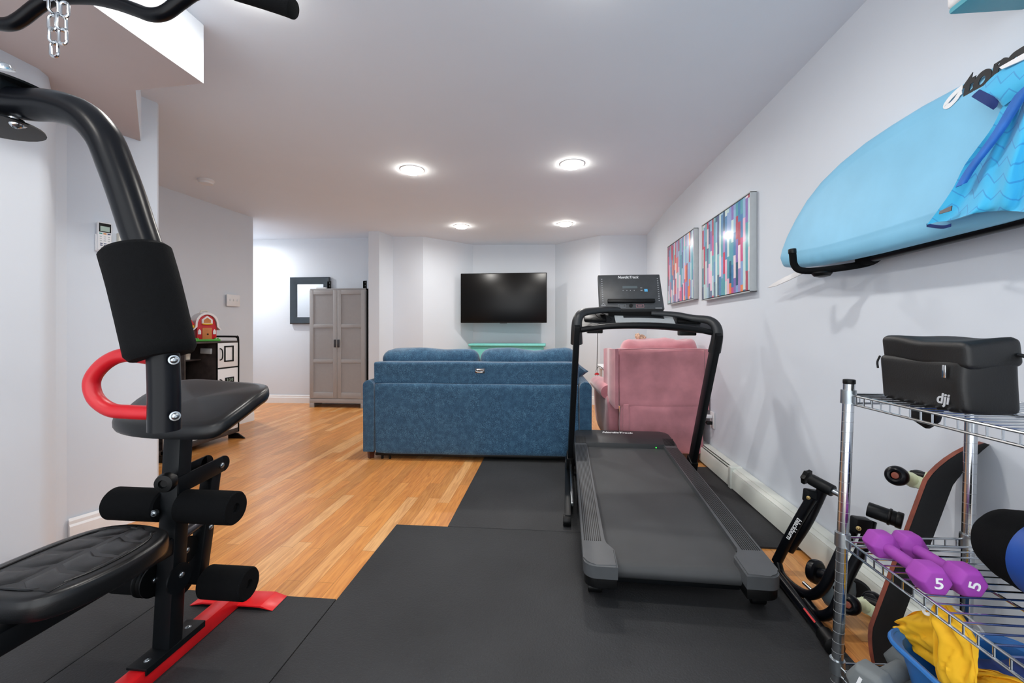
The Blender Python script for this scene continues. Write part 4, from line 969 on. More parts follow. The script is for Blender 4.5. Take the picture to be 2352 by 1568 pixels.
rack_arm(AYD.y, 'black foam-padded rack arm under the surfboard tail')
rack_arm(0.35, 'black foam-padded rack arm holding the surfboard nose out of frame')
t = thing('board_pole', 'black pole with small lettering lying under the surfboard', 'pole', (1.13, 1.5, 1.26))
b = B(); p0 = AX(1985, 596, 1.125); p1 = AX(2352, 505, 1.10); p1.z = p0.z + 0.004
tube(b, [p0, p0.lerp(p1, 0.5), p1, p1 + (p1 - p0) * 1.2], 0.016, 14, 3); pl = part('shaft', b, 'tubeb', t, world=True)
b = B(); cyl(b, p0 + V((0, 0.02, 0)), p0 + V((0, -0.05, 0)), 0.021, seg=18, bev=0.004); part('grip', b, 'foam', t, world=True)

# ================================================================== JERSEY
t = thing('jersey', 'cyan zigzag sports jersey hung over the blue surfboard', 'jersey', SB(2260, 400))
def JP(u, v, h): return PL(u, v, BP + BN * h, BN)
left = [(2352, 178), (2330, 196), (2306, 235), (2280, 290), (2248, 335), (2215, 380), (2190, 430), (2160, 475), (2129, 516)]
rows = []
for i, (u, v) in enumerate(left):
    a = i / 8; r_ = []
    vr = [150, 170, 200, 260, 320, 380, 430, 465, 488][i]
    for j in range(15):
        bb = j / 14
        uu = u + (2470 - u) * bb; vv_ = v + (vr - v) * bb - (18 * math.sin(bb * math.pi) if i == 8 else 0) * 0
        if i == 8: vv_ = 516 + (488 - 516) * min(1, bb * 3.2) + 10 * math.sin(bb * 9) * (0.4 if bb > .1 else 0)
        fold = 0.016 + 0.010 * math.sin(bb * 13 + a * 4.0) * (0.3 + 0.7 * a) + 0.006 * math.sin(bb * 29 - a * 7)
        if j == 0: fold = 0.020
        r_.append(JP(uu, vv_, 0.014 + fold))
    rows.append(r_)
def dense(rows, k=3):
    R1 = [catmull(r_, k) for r_ in rows]; T_ = list(zip(*R1)); T_ = [catmull(list(r_), k) for r_ in T_]; return [list(x) for x in zip(*T_)]
b = B(); sheet(b, dense(rows), 0.003); part('body', b, 'jersey', t, world=True, ang=80)
# side fold, navy
b = B(); rows = []
for i, (u, v) in enumerate([(2352, 196), (2330, 222), (2306, 262), (2284, 300), (2252, 346), (2218, 392), (2196, 430)]):
    rows.append([JP(u - 2 + q * (19 - i * 1.0), v - q * 5, 0.044 + 0.010 * math.sin(q * 1.6)) for q in (0, 0.7, 1.4, 2.1)])
sheet(b, dense(rows), 0.002); part('side_panel', b, 'cuff', t, world=True, ang=80, label='darker blue side panel')
b = B(); rows = []
for (ua, va), (ub, vb) in (((2352, 130), (2352, 215)), ((2322, 150), (2326, 228)), ((2285, 171), (2304, 243)), ((2250, 206), (2294, 230))):
    rows.append([JP(ua + (ub - ua) * q, va + (vb - va) * q, 0.040 + 0.014 * math.sin(q * 3.1)) for q in (0, 0.33, 0.66, 1)])
sheet(b, dense(rows), 0.003); part('sleeve', b, 'jersey', t, world=True, ang=80)
b = B(); rows = []
for (ua, va), (ub, vb) in (((2250, 205), (2296, 228)), ((2240, 213), (2290, 243)), ((2231, 222), (2281, 252))):
    rows.append([JP(ua + (ub - ua) * q, va + (vb - va) * q, 0.043 + 0.012 * math.sin(q * 3.1)) for q in (0, 0.33, 0.66, 1)])
sheet(b, dense(rows), 0.003); part('cuff', b, 'navy', t, world=True, ang=80, label='navy cuff')
b = B(); rows = []
for i in range(7):
    a = i / 6; u = 2300 + 130 * a; v = 158 - 62 * a; wq = 6 + 22 * a
    rows.append([JP(u + q * 4, v - wq * 0.3 + q * wq * 0.5, 0.046) for q in (-0.5, 0, 0.5, 1)])
sheet(b, dense(rows), 0.003); part('collar', b, 'white', t, world=True, ang=80, label='white collar band')
b = B(); cpt = JP(2178, 480, 0.05); prism(b, [JP(2160, 485, 0.046), JP(2188, 472, 0.046), JP(2186, 484, 0.046), JP(2158, 492, 0.046)], BN * 0.002); part('badge', b, 'handle', t, world=True)
b = B(); rows = []
for (u, v) in ((2131, 515), (2150, 518), (2170, 519), (2185, 515)):
    rows.append([JP(u, v - 2, 0.030), JP(u, v + 5, 0.026)])
sheet(b, dense(rows), 0.003); part('hem', b, 'navy', t, world=True, ang=80)

# ================================================================== WIRE SHELVING RACK
RX0, RX1, RY1, RY0 = 0.752, 1.055, 1.16, 0.36
t = thing('wire_shelf_rack', 'chrome wire shelving rack at the right wall, cut by the frame', 'shelving rack', ((RX0 + RX1) / 2, (RY0 + RY1) / 2, 0))
SH = (0.835, 0.472, 0.15)
def post(x, y, lean):
    x1 = x + 0.0; x0 = x - lean
    b = B(); tube(b, [(x0, y, 0.0), (x1, y, 0.868)], 0.0125, 20, 1); q = part('post', b, 'chrome', t, world=True)
    b = B()
    for i in range(33):
        z = 0.03 + i * 0.0254; cx = x0 + lean * z / 0.868
        lathe(b, (cx, y, z), (0, 0, 1), [(0.0123, -0.0006), (0.0129, 0), (0.0123, 0.0006)], 20)
    part('notch_rings', b, 'dimt', q, world=True)
    b = B(); cyl(b, (x1, y, 0.862), (x1, y, 0.874), 0.0135, seg=20, bev=0.002); part('post_cap', b, 'dkplast', q, world=True)
    for z in SH:
        b = B(); cx = x0 + lean * z / 0.868; lathe(b, (cx, y, z - 0.022), (0, 0, 1), [(0.0175, 0), (0.0165, 0.034)], 20); part('collar', b, 'zinc', q, world=True)
    return q
for x, y, l_ in ((RX0, RY1, 0.034), (RX1, RY1 + 0.02, 0.02), (RX0, RY0, 0.034), (RX1, RY0, 0.02)): post(x, y, l_)
for z in SH:
    dx = 0.034 * (0.868 - z) / 0.868
    x0, x1 = RX0 - dx, RX1 - dx * 0.6
    b = B()
    def rim(pa, pb):
        pa, pb = V(pa), V(pb)
        for zz in (0.0, -0.022): tube(b, [pa + V((0, 0, zz)), pb + V((0, 0, zz))], 0.0028, 8, 1)
        n = int((pb - pa).length / 0.0265)
        for i in range(1, n):
            p = pa.lerp(pb, i / n); tube(b, [p + V((0, 0, 0.0)), p + V((0, 0, -0.022))], 0.0019, 6, 1)
    rim((x0, RY1, z), (x0, RY0, z)); rim((x1, RY1 + 0.02, z), (x1, RY0, z)); rim((x0, RY1, z), (x1, RY1 + 0.02, z)); rim((x0, RY0, z), (x1, RY0, z))
    sh = part('shelf_rim', b, 'chrome', t, world=True)
    b = B(); n = 30
    for i in range(1, n):
        y = RY1 + (RY0 - RY1) * i / n; tube(b, [(x0, y, z + 0.001), (x1, y, z + 0.001)], 0.0019, 6, 1)
    tube(b, [((x0 + x1) / 2, RY1, z - 0.004), ((x0 + x1) / 2, RY0, z - 0.004)], 0.0030, 8, 1)
    part('shelf_wires', b, 'chrome', sh, world=True)

# ---- bag on the top shelf
t = thing('camera_bag', 'black camera bag on the top wire shelf', 'bag', (0.795, 1.0, 0.837), R(0))
# local: x into shelf (0..0.16), y -0.10..0.11 , z 0..0.145
b = B()
rows = []
sec = [(0.0, 0.004, 0.0), (0.02, 0.0, 0.0), (0.095, -0.002, 0.0), (0.098, 0.004, 0.0)]
rbox(b, 0.053, 0.010, 0.052, 0.106, 0.205, 0.106, 0.012, 14, amp=0.008, fr=9); body = part('bag_body', b, 'bag', t)
b = B(); rbox(b, 0.054, 0.010, 0.116, 0.114, 0.212, 0.060, 0.014, 14, amp=0.010, fr=9, seed=3); lid = part('top_flap', b, 'bag', t)
b = B(); box(b, -0.0095, -0.0065, -0.066, -0.058, 0.066, 0.092, 0.001, 2, Matrix.Rotation(R(0), 4, 'X')); part('zip_pull', b, 'chrome', lid)
b = B(); tube(b, [(-0.004, 0.112, 0.10), (-0.006, 0.118, 0.085), (-0.004, 0.119, 0.07)], 0.0022, 6, 3); part('zip_cord', b, 'strap', lid)
text('lettering', 'dji', 0.030, 'silvert', body, (-0.0025, -0.052, 0.022), (0, -1, 0), (0, 0, 1), bold=0.02, shear=0.15)
b = B(); tube(b, [(0.10, -0.09, 0.115), (0.12, -0.12, 0.10), (0.14, -0.14, 0.06), (0.13, -0.15, 0.02), (0.10, -0.17, 0.010), (0.05, -0.22, 0.012), (0.02, -0.30, 0.008)], 0.010, 10, 5, 0.35); part('shoulder_strap', b, 'strap', t)
b = B(); tube(b, [(0.118, -0.113, 0.115), (0.125, -0.13, 0.105), (0.128, -0.13, 0.085), (0.12, -0.115, 0.083), (0.115, -0.108, 0.10)], 0.002, 8, 4, closed=True); part('strap_ring', b, 'chrome', t)
b = B(); prism(b, [(0.01, 0.045, -0.001), (0.01, -0.03, -0.001), (0.01, -0.02, -0.032), (0.01, 0.005, -0.052), (0.01, 0.045, -0.038)], (0.012, 0, 0), 0.003); part('hanging_buckle', b, 'dkplast', t)

# ---- purple dumbbells
def dumbbell(label, loc, rz, num, m, L, rh, group=None, numroll=0):
    t = thing('dumbbell', label, 'dumbbell', loc, rz, group)
    # axis along local y, number on the -y end
    def hexa(b, y0, y1):
        s = 1 if y1 > y0 else -1; ln = abs(y1 - y0)
        pr = [(rh * 0.45, 0), (rh * 0.93, ln * 0.16), (rh, ln * 0.3), (rh, ln * 0.72), (rh * 0.94, ln * 0.86), (rh * 0.78, ln)]
        loops(b, [[V((r_ * math.cos(a), y0 + s * h_, rh * 0.87 + r_ * math.sin(a))) for a in [math.pi / 3 * k for k in range(6)]] for r_, h_ in pr])
        bmesh.ops.bevel(b, geom=[e for e in b.edges if e.calc_length() > rh * 0.2], offset=rh * 0.09, segments=3, affect='EDGES', profile=0.5)
    for s in (-1, 1):
        b = B(); hexa(b, s * L * 0.21, s * L * 0.5); h = part('head', b, m, t, ang=60)
        if s < 0: text('number', num, rh * 0.95, 'whitet', h, (0, -L * 0.5 - 0.0008, rh * 0.87), (math.cos(numroll), 0, math.sin(numroll)), (-math.sin(numroll), 0, math.cos(numroll)), bold=0.01, sx=1.2)
    b = B(); tube(b, [(0, -L * 0.25, rh * 0.87), (0, 0, rh * 0.87), (0, L * 0.25, rh * 0.87)], rh * 0.42, 16, 4); part('grip', b, m, t)
    return t
dumbbell('purple five pound dumbbell nearest the shelf edge', (0.757, 1.0, 0.476), R(-3), '5', 'purple', 0.185, 0.0315, 'purple dumbbells on the middle shelf')
dumbbell('purple five pound dumbbell behind the other, its number tilted', (0.818, 1.0, 0.476), R(-1), '5', 'purple', 0.185, 0.0315, 'purple dumbbells on the middle shelf', R(75))
# ---- black and blue roller
t = thing('exercise_roll', 'black and blue rounded exercise roll on the middle shelf', 'exercise roll', (0.955, 0.80, 0.476))
b = B(); r0 = 0.078; cz = r0 + 0.001
lathe(b, (0, 0.235, cz), (0, -1, 0), [(0.001, 0), (0.02, 0.002), (0.045, 0.014), (0.065, 0.036), (0.075, 0.066), (r0, 0.10), (r0, 0.12)], 40); part('end_shell', b, 'foam', t)
b = B(); lathe(b, (0, 0.118, cz), (0, -1, 0), [(r0 - 0.001, 0), (r0 + 0.0005, 0.004), (r0 + 0.0005, 0.35), (r0 - 0.001, 0.354)], 40); bl = part('blue_wrap', b, 'bluer', t, label='blue wrap')
text('lettering', 'E', 0.022, 'yl', bl, (-0.052, 0.100, cz + 0.060), (0.5, -1, 0.3), (0.6, 0.3, 0.8), bold=0.02)

# ---- blue bin with yellow garment on the bottom shelf
t = thing('storage_bin', 'blue plastic bin on the bottom wire shelf', 'bin', (0.912, 0.88, 0.152))
def rrect(hx, hy, r_, z, n=6):
    out = []
    for cx, cy, a0 in ((hx - r_, hy - r_, 0), (-hx + r_, hy - r_, 90), (-hx + r_, -hy + r_, 180), (hx - r_, -hy + r_, 270)):
        for i in range(n + 1): a = R(a0 + 90 * i / n); out.append(V((cx + r_ * math.cos(a), cy + r_ * math.sin(a), z)))
    return out
hh = 0.142
b = B(); loops(b, [rrect(0.105, 0.165, 0.05, 0.0), rrect(0.108, 0.168, 0.05, 0.004), rrect(0.135, 0.195, 0.06, hh - 0.008), rrect(0.146, 0.206, 0.06, hh - 0.010), rrect(0.148, 0.208, 0.06, hh - 0.002), rrect(0.143, 0.203, 0.06, hh + 0.002), rrect(0.132, 0.192, 0.06, hh - 0.004), rrect(0.104, 0.164, 0.05, 0.008)]); part('tub', b, 'bin', t)
b = B(); tube(b, [V(p) for p in rrect(0.146, 0.206, 0.06, hh - 0.001)], 0.006, 8, 1, closed=True); part('rim', b, 'bin', t)
b = B(); rbox(b, 0.935, 0.86, 0.232, 0.215, 0.33, 0.14, 0.05, 12, amp=0.02, fr=12); single('bin_shade_fill', b, 'navy', 'dark navy filler added for the shade inside the blue bin, under the yellow jacket', 'bag')  # added dark shape, stands for the deep shade in the bin
t = thing('yellow_garment', 'bright yellow jacket bundled into the blue bin', 'garment', (0.84, 0.9, 0.20))
def blob(P0, P1, w0, w1, d_, seed, n=44):
    P0, P1 = V(P0), V(P1); ax = (P1 - P0); x, y, z = frame(ax, (0, 0, 1)); b = B(); ls = []
    for i in range(n + 1):
        a = i / n; env = max(0.02, math.sin(math.pi * min(1, max(0, a * 0.92 + 0.06))) ** 0.45)
        wv = (w0 + (w1 - w0) * a) * env; row = []
        for k in range(56):
            th__ = 2 * math.pi * k / 56
            p = P0 + ax * a + x * math.cos(th__) * wv + y * math.sin(th__) * d_ * env
            pq = V((p.dot(x), p.dot(y), p.dot(z) * 0.45)); nz = noise.noise(pq * 10 + V((seed, 0, 0))) * 0.016 - (1 - abs(noise.noise(pq * 17 + V((0, seed, 0))))) ** 7 * 0.010
            row.append(p + (x * math.cos(th__) + y * math.sin(th__)) * nz)
        ls.append(row)
    loops(b, ls); return b
def cloth(Lp, Rp, xs, depth, seed, kk=8):
    Lc = catmull([AX(u, v, x) for (u, v), x in zip(Lp, xs)], kk); Rc = catmull([AX(u, v, x) for (u, v), x in zip(Rp, xs)], kk); b = B(); ls = []
    n = len(Lc)
    for i in range(n):
        a = i / (n - 1); env = max(0.25, math.sin(math.pi * min(1, a * 0.9 + 0.08)) ** 0.5); c = (Lc[i] + Rc[i]) / 2; h = (Rc[i] - Lc[i]) / 2; row = []
        for k in range(64):
            t_ = 2 * math.pi * k / 64; q = math.cos(t_); p = c + h * q + V((1, 0, 0)) * math.sin(t_) * depth * env
            f = V((q * 3.2 + seed, a * 3.0, seed)); d_ = noise.noise(f * 0.8) * 0.016 - (1 - abs(noise.noise(V((q * 1.5 + a * 1.3, a * 1.2, seed + 4))))) ** 8 * 0.009 + noise.noise(f * 2.0) * 0.004
            row.append(p + V((-1, 0, 0)) * d_ * (1 if math.sin(t_) < 0 else -0.3) + h.normalized() * q * noise.noise(V((a * 4, seed, 0))) * 0.004)
        ls.append(row)
    loops(b, ls); return b
b = cloth([(2160, 1388), (2152, 1430), (2158, 1480), (2150, 1525), (2166, 1580)], [(2172, 1386), (2206, 1420), (2232, 1468), (2240, 1520), (2243, 1580)], (0.795, 0.79, 0.79, 0.79, 0.79), 0.020, 3); part('sleeve', b, 'yellow', t, world=True, ang=80)
b = cloth([(2066, 1428), (2090, 1410), (2122, 1400), (2160, 1412)], [(2070, 1446), (2092, 1478), (2128, 1512), (2172, 1545)], (0.83, 0.83, 0.83, 0.83), 0.022, 11); part('hood', b, 'yellow', t, world=True, ang=80)
b = cloth([(2215, 1535), (2260, 1535), (2310, 1548), (2370, 1570)], [(2215, 1580), (2260, 1590), (2310, 1600), (2370, 1620)], (0.85, 0.85, 0.85, 0.85), 0.02, 5); part('body', b, 'yellow', t, world=True, ang=80)
b = blob(AX(2200, 1410, 0.86), AX(2235, 1500, 0.88), 0.03, 0.03, 0.02, 12); part('fold', b, 'yellow', t, world=True, ang=80)
b = B(); c = AX(2170, 1405, 0.80)
tube(b, [AX(2118, 1390, 0.765), AX(2150, 1383, 0.79), AX(2200, 1400, 0.82), AX(2250, 1440, 0.83), AX(2252, 1455, 0.82), AX(2200, 1430, 0.80), AX(2150, 1412, 0.775), AX(2125, 1408, 0.76)], 0.0035, 8, 4, 0.5, closed=True)
single('plastic_ring', b, 'clear', 'clear plastic ring hooked round the middle shelf rim above the bin', 'ring')
t = dumbbell('grey ten pound dumbbell on the bottom shelf beside the blue bin', (0.79, 1.075, 0.153), R(-62), '10', 'greyneo', 0.21, 0.047, None, R(-18))

# ================================================================== SKATEBOARD
lx = V((0.295, -0.03, 0.955)).normalized(); wx = V((0.85, 0.52, 0)); wx = (wx - lx * wx.dot(lx)).normalized(); gn = lx.cross(wx).normalized()
if gn.y > 0: gn = -gn
# gn: grip side normal (towards viewer side)
base = V((0.912, 1.345, 0.012)); t = thing('skateboard', 'black griptape skateboard standing on end against the wall behind the rack', 'skateboard', base)
Lk, Wk = 0.73, 0.092
def SK(l_, w_, h_):
    k = 0.0
    if l_ > Lk - 0.15: k = (l_ - (Lk - 0.15)) ** 1.5 * 1.1
    if l_ < 0.15: k = (0.15 - l_) ** 1.5 * 1.1
    cc = 0.006 * (w_ / Wk) ** 2
    return base + lx * l_ + wx * w_ + gn * (h_ + cc + k)
def skrow(s, h_):
    out = []
    n = 12
    pts = []
    for i in range(n + 1):
        a = math.pi * i / n; pts.append((Lk - Wk + Wk * math.sin(a), Wk * math.cos(a)))
    for i in range(1, 12): pts.append((Lk - Wk - (Lk - 2 * Wk) * i / 12, -Wk))
    for i in range(n + 1):
        a = math.pi * i / n; pts.append((Wk - Wk * math.sin(a), -Wk * math.cos(a)))
    for i in range(1, 12): pts.append((Wk + (Lk - 2 * Wk) * i / 12, Wk))
    return [SK(l_, w_ * s, h_) for l_, w_ in pts]
def slab(b, h0, h1, grow=1.0):
    pts0 = skrow(1, h0); n = len(pts0)
    # grid strips across width
    rows = []
    NL = 30
    for i in range(NL + 1):
        l_ = Lk * i / NL; l_ = min(max(l_, 0.002), Lk - 0.002)
        e = Wk
        if l_ < Wk: e = math.sqrt(max(0, Wk ** 2 - (Wk - l_) ** 2))
        if l_ > Lk - Wk: e = math.sqrt(max(0, Wk ** 2 - (l_ - Lk + Wk) ** 2))
        e = max(e * grow, 0.004); rows.append([(l_, e * q) for q in (-1, -0.8, -0.4, 0, 0.4, 0.8, 1)])
    A = [[b.verts.new(SK(l_, w_, h1)) for l_, w_ in r_] for r_ in rows]; D = [[b.verts.new(SK(l_, w_, h0)) for l_, w_ in r_] for r_ in rows]
    for i in range(NL):
        for j in range(6):
            b.faces.new((A[i][j], A[i + 1][j], A[i + 1][j + 1], A[i][j + 1])); b.faces.new((D[i][j], D[i][j + 1], D[i + 1][j + 1], D[i + 1][j]))
        b.faces.new((A[i][0], D[i][0], D[i + 1][0], A[i + 1][0])); b.faces.new((A[i][6], A[i + 1][6], D[i + 1][6], D[i][6]))
    for i in (0, NL):
        for j in range(6): b.faces.new((A[i][j], A[i][j + 1], D[i][j + 1], D[i][j]))
b = B(); slab(b, 0.0, 0.010); dk = part('deck', b, 'deck', t, world=True, ang=50)
b = B(); slab(b, 0.0095, 0.0115, 0.99); part('griptape', b, 'grip', dk, world=True, ang=50)
for l_ in (0.16, 0.565):
    c = SK(l_, 0, -0.002)
    b = B(); bar(b, c, c - gn * 0.012, 0.05, 0.075, 0.003, lx); bar(b, c - gn * 0.012, c - gn * 0.035, 0.03, 0.035, 0.004, lx); tube(b, [c - gn * 0.050 - wx * 0.058, c - gn * 0.046 - wx * 0.02, c - gn * 0.038, c - gn * 0.046 + wx * 0.02, c - gn * 0.050 + wx * 0.058], lambda a: 0.010 + 0.014 * (1 - abs(2 * a - 1)), 14, 5)
    tk = part('truck', b, 'truck', t, world=True)
    b = B(); cyl(b, c - gn * 0.012 + lx * 0.022, c - gn * 0.045 + lx * 0.012, 0.013, seg=14); part('bushing', b, 'dkplast', tk, world=True)
    for s in (-1, 1):
        w0_ = c - gn * 0.050 + wx * s * 0.058
        b = B(); lathe(b, w0_, wx * s, [(0.012, 0), (0.019, 0.0), (0.024, 0.003), (0.027, 0.009), (0.028, 0.017), (0.027, 0.025), (0.023, 0.031), (0.017, 0.034), (0.012, 0.032), (0.010, 0.026)], 32); wh = part('wheel', b, 'tubeb', t, world=True)
        b = B(); cyl(b, w0_ + wx * s * 0.020, w0_ + wx * s * 0.031, 0.0095, seg=14, bev=0.002); part('axle_nut', b, 'deck', wh, world=True)

# ================================================================== BIKE TRAINER
t = thing('bike_trainer', 'black folded bicycle trainer stand on the floor by the heater', 'bike trainer', (0.87, 1.6, 0))
b0 = AZ(1790, 1325, 0.035); b1 = AZ(1898, 1462, 0.035)
b = B(); tube(b, [b0 + (b0 - b1) * 0.25, b1], 0.017, 18, 1); bs = part('base_tube', b, 'tubeb', t, world=True)
b = B(); d_ = (b1 - b0).normalized(); lathe(b, b1 - d_ * 0.015, d_, [(0.022, 0), (0.025, 0.004), (0.025, 0.05), (0.029, 0.052), (0.029, 0.062), (0.02, 0.066)], 20); part('end_foot', b, 'dkplast', bs, world=True)
b = B(); u_ = V((-0.6, 0.0, 0.8)).normalized(); m0_ = b0.lerp(b1, 0.64) + u_ * 0.0168; m1_ = b0.lerp(b1, 0.86) + u_ * 0.0168; bar(b, m0_, m1_, 0.006, 0.0015, 0.0, u_); part('red_decal', b, 'rd', bs, world=True, label='red and white decal stripe')
def tp(u, v, x): return AX(u, v, x)
# near loop of bent tube: from base up to first head
b = B(); tube(b, [tp(1784, 1290, 0.92), tp(1812, 1235, 0.95), tp(1840, 1185, 0.98), tp(1866, 1142, 1.01)], 0.019, 16, 5); ar = part('frame_arm', b, 'tubeb', t, world=True)
mid = (tp(1812, 1235, 0.95) + tp(1840, 1185, 0.98)) / 2; ad = (tp(1840, 1185, 0.98) - tp(1812, 1235, 0.95)).normalized()
vn = (CP - mid); vn = (vn - ad * vn.dot(ad)).normalized(); yy = vn.cross(ad).normalized()
text('lettering', 'blackburn', 0.026, 'whitet', ar, mid + vn * 0.0195, -ad, vn.cross(-ad), world=True, bold=0.01, shear=0.2, ext=0.001)
b = B(); tube(b, [tp(1812, 1262, 0.96), tp(1850, 1205, 1.0), tp(1874, 1158, 1.03), tp(1896, 1108, 1.05)], 0.019, 16, 5); part('frame_arm', b, 'tubeb', t, world=True)
b = B(); c0 = tp(1862, 1142, 1.01); c1 = tp(1886, 1148, 1.03); bar(b, c0 - V((0, 0, 0.02)), c0 + V((0.005, 0, 0.03)), 0.05, 0.036, 0.006); part('hinge_bracket', b, 'black', t, world=True)
b = B(); dome(b, c0 + V((-0.02, -0.02, 0.006)), (-0.6, -0.8, 0.1), 0.007); part('bolt', b, 'gold', t, world=True)
# U bend of lower tube, rising to second head
b = B(); tube(b, [tp(1786, 1292, 0.92), tp(1795, 1320, 0.92), tp(1825, 1350, 0.91), tp(1860, 1366, 0.91), tp(1890, 1350, 0.92), tp(1912, 1310, 0.94), tp(1938, 1255, 0.97), tp(1965, 1205, 0.99)], 0.0165, 16, 5); part('bent_tube', b, 'tubeb', t, world=True)
b = B(); tube(b, [tp(1852, 1382, 0.90), tp(1880, 1412, 0.90), tp(1912, 1405, 0.91), tp(1930, 1370, 0.93), tp(1950, 1320, 0.96), tp(1985, 1250, 1.0), tp(2000, 1195, 1.03)], 0.0165, 16, 5); part('bent_tube', b, 'tubeb', t, world=True)
b = B(); c0 = tp(1975, 1208, 0.99); bar(b, c0 - V((0, 0, 0.02)), c0 + V((0.005, 0, 0.028)), 0.05, 0.036, 0.006); part('hinge_bracket', b, 'black', t, world=True)
b = B(); dome(b, tp(1972, 1213, 0.965), (-0.6, -0.8, 0.1), 0.007); part('bolt', b, 'gold', t, world=True)
# first clamp head
h0, h1 = tp(1862, 1100, 1.02), tp(1914, 1128, 1.06)
b = B(); cyl(b, h0, h1, 0.0225, seg=20, bev=0.003); hdp = part('clamp_head', b, 'black', t, world=True)
b = B(); d_ = (h1 - h0).normalized(); cyl(b, h1, h1 + d_ * 0.022, 0.012, 0.010, seg=16); part('clamp_tip', b, 'zinc', hdp, world=True)
b = B(); x, y, z = frame(d_); c = h0 - d_ * 0.008
star = [c + (x * math.cos(a) + y * math.sin(a)) * (0.033 if i % 2 == 0 else 0.020) for i, a in enumerate([2 * math.pi * k / 12 for k in range(12)])]
prism(b, star, d_ * -0.016, 0.003); part('star_knob', b, 'dkplast', hdp, world=True)
h0, h1 = tp(1992, 1168, 1.0), tp(2070, 1196, 1.06)
b = B(); cyl(b, h0, h1, 0.0225, seg=20, bev=0.003); hdp = part('clamp_head', b, 'black', t, world=True)
b = B(); d_ = (h1 - h0).normalized(); cyl(b, h0.lerp(h1, 0.62), h0.lerp(h1, 0.72), 0.026, seg=16, bev=0.003); cyl(b, h0.lerp(h1, 0.85), h0.lerp(h1, 1.05), 0.025, seg=16, bev=0.003); part('locking_collar', b, 'dkplast', hdp, world=True)
# resistance unit with flywheel
c = tp(1940, 1368, 1.0)
b = B(); lathe(b, c + V((-0.03, 0.06, 0)), (0.45, -0.9, 0), [(0.02, 0), (0.045, 0.01), (0.058, 0.03), (0.060, 0.07), (0.055, 0.085), (0.03, 0.09)], 28); ru = part('resistance_unit', b, 'toolg', t, world=True, label='grey round resistance unit')
b = B()
for k in range(3):
    q = tp(1918 + k * 11, 1350 - k * 6, 0.957); box(b, q.x - 0.004, q.x + 0.004, q.y - 0.006, q.y + 0.006, q.z - 0.004, q.z + 0.004)
part('vent_slots', b, 'dkplast', ru, world=True)
b = B(); q = tp(1877, 1315, 0.99); lathe(b, q + V((-0.01, 0.02, 0)), (0.45, -0.9, 0.1), [(0.02, 0), (0.040, 0.004), (0.043, 0.012), (0.043, 0.026), (0.036, 0.032), (0.020, 0.033), (0.018, 0.06)], 28); part('flywheel', b, 'tubeb', t, world=True)
b = B(); tube(b, [tp(1846, 1338, 0.93), tp(1868, 1358, 0.93)], 0.006, 10, 1); part('lever', b, 'zinc', t, world=True)
b = B(); q = tp(1960, 1360, 1.04); lathe(b, q, (-0.4, -0.9, 0.2), [(0.02, 0), (0.05, 0.006), (0.052, 0.02), (0.045, 0.03), (0.02, 0.032)], 28); part('drive_roller', b, 'dkplast', t, world=True)

# ================================================================== HOME GYM (left foreground)
BXg = -1.137
t = thing('home_gym', 'black and red multi-station exercise machine in the left foreground', 'exercise machine', (BXg, 0.6, 0))
MT = 0.010
b = B(); bar(b, (BXg, 0.02, 0.036), (BXg, 1.485, 0.036), 0.05, 0.05, 0.004); fb = part('floor_beam', b, 'red', t, label='red floor beam', world=True)
for s in (-1, 1):
    b = B(); xo = BXg
    prism(b, [(xo + s * 0.024, 1.415, 0.024), (xo + s * 0.112, 1.415, 0.026), (xo + s * 0.158, 1.415, 0.012), (xo + s * 0.152, 1.415, 0.011), (xo + s * 0.108, 1.415, 0.021), (xo + s * 0.024, 1.415, 0.019)], (0, 0.085, 0), 0.001)
    part('foot_flap', b, 'red', fb, world=True)

def gx(u, v, x=BXg): return AX(u, v, x)
def DZ(u, v, zc): return CP + ray(u, v) * zc
# main post standing on the beam
b = B(); bar(b, (BXg, 1.165, 0.062), (BXg, 1.205, 0.70), 0.058, 0.05, 0.008, (0, 1, 0)); po = part('front_post', b, 'black', t, world=True)
b = B(); bar(b, (BXg, 1.07, 0.066), (BXg, 1.27, 0.066), 0.062, 0.007, 0.001); box(b, BXg + 0.026, BXg + 0.0305, 1.07, 1.27, 0.050, 0.066, 0.001); part('foot_plate', b, 'black', po, world=True)
for y in (1.10, 1.235):
    b = B(); dome(b, (BXg + 0.003, y, 0.069), (0, 0, 1), 0.009); part('bolt', b, 'zinc', po, world=True)
b = B(); q = gx(383, 1098); lathe(b, q + V((0.026, -0.02, 0)), (0.25, -1, 0), [(0.014, -0.02), (0.014, 0.0), (0.026, 0.002), (0.028, 0.014), (0.024, 0.026), (0.012, 0.028), (0.010, 0.022)], 24); part('adjustment_knob', b, 'dkplast', po, world=True)
b = B()
for s in (-1, 1): bar(b, (BXg + s * 0.030, 1.17, 0.535), (BXg + s * 0.030, 1.345, 0.548), 0.005, 0.052, 0.001)
for s in (-1, 1): cyl(b, (BXg + s * 0.0275, 1.345, 0.548), (BXg + s * 0.0325, 1.345, 0.548), 0.026, seg=24)
part('pivot_bracket', b, 'black', po, world=True)
b = B(); dome(b, (BXg + 0.033, 1.337, 0.545), (1, 0, 0), 0.010); part('bolt', b, 'zinc', po, world=True)
b = B(); bar(b, (BXg, 1.335, 0.55), (BXg, 1.27, 0.19), 0.045, 0.04, 0.006, (0, 1, 0)); lv = part('leg_lever', b, 'black', t, world=True)
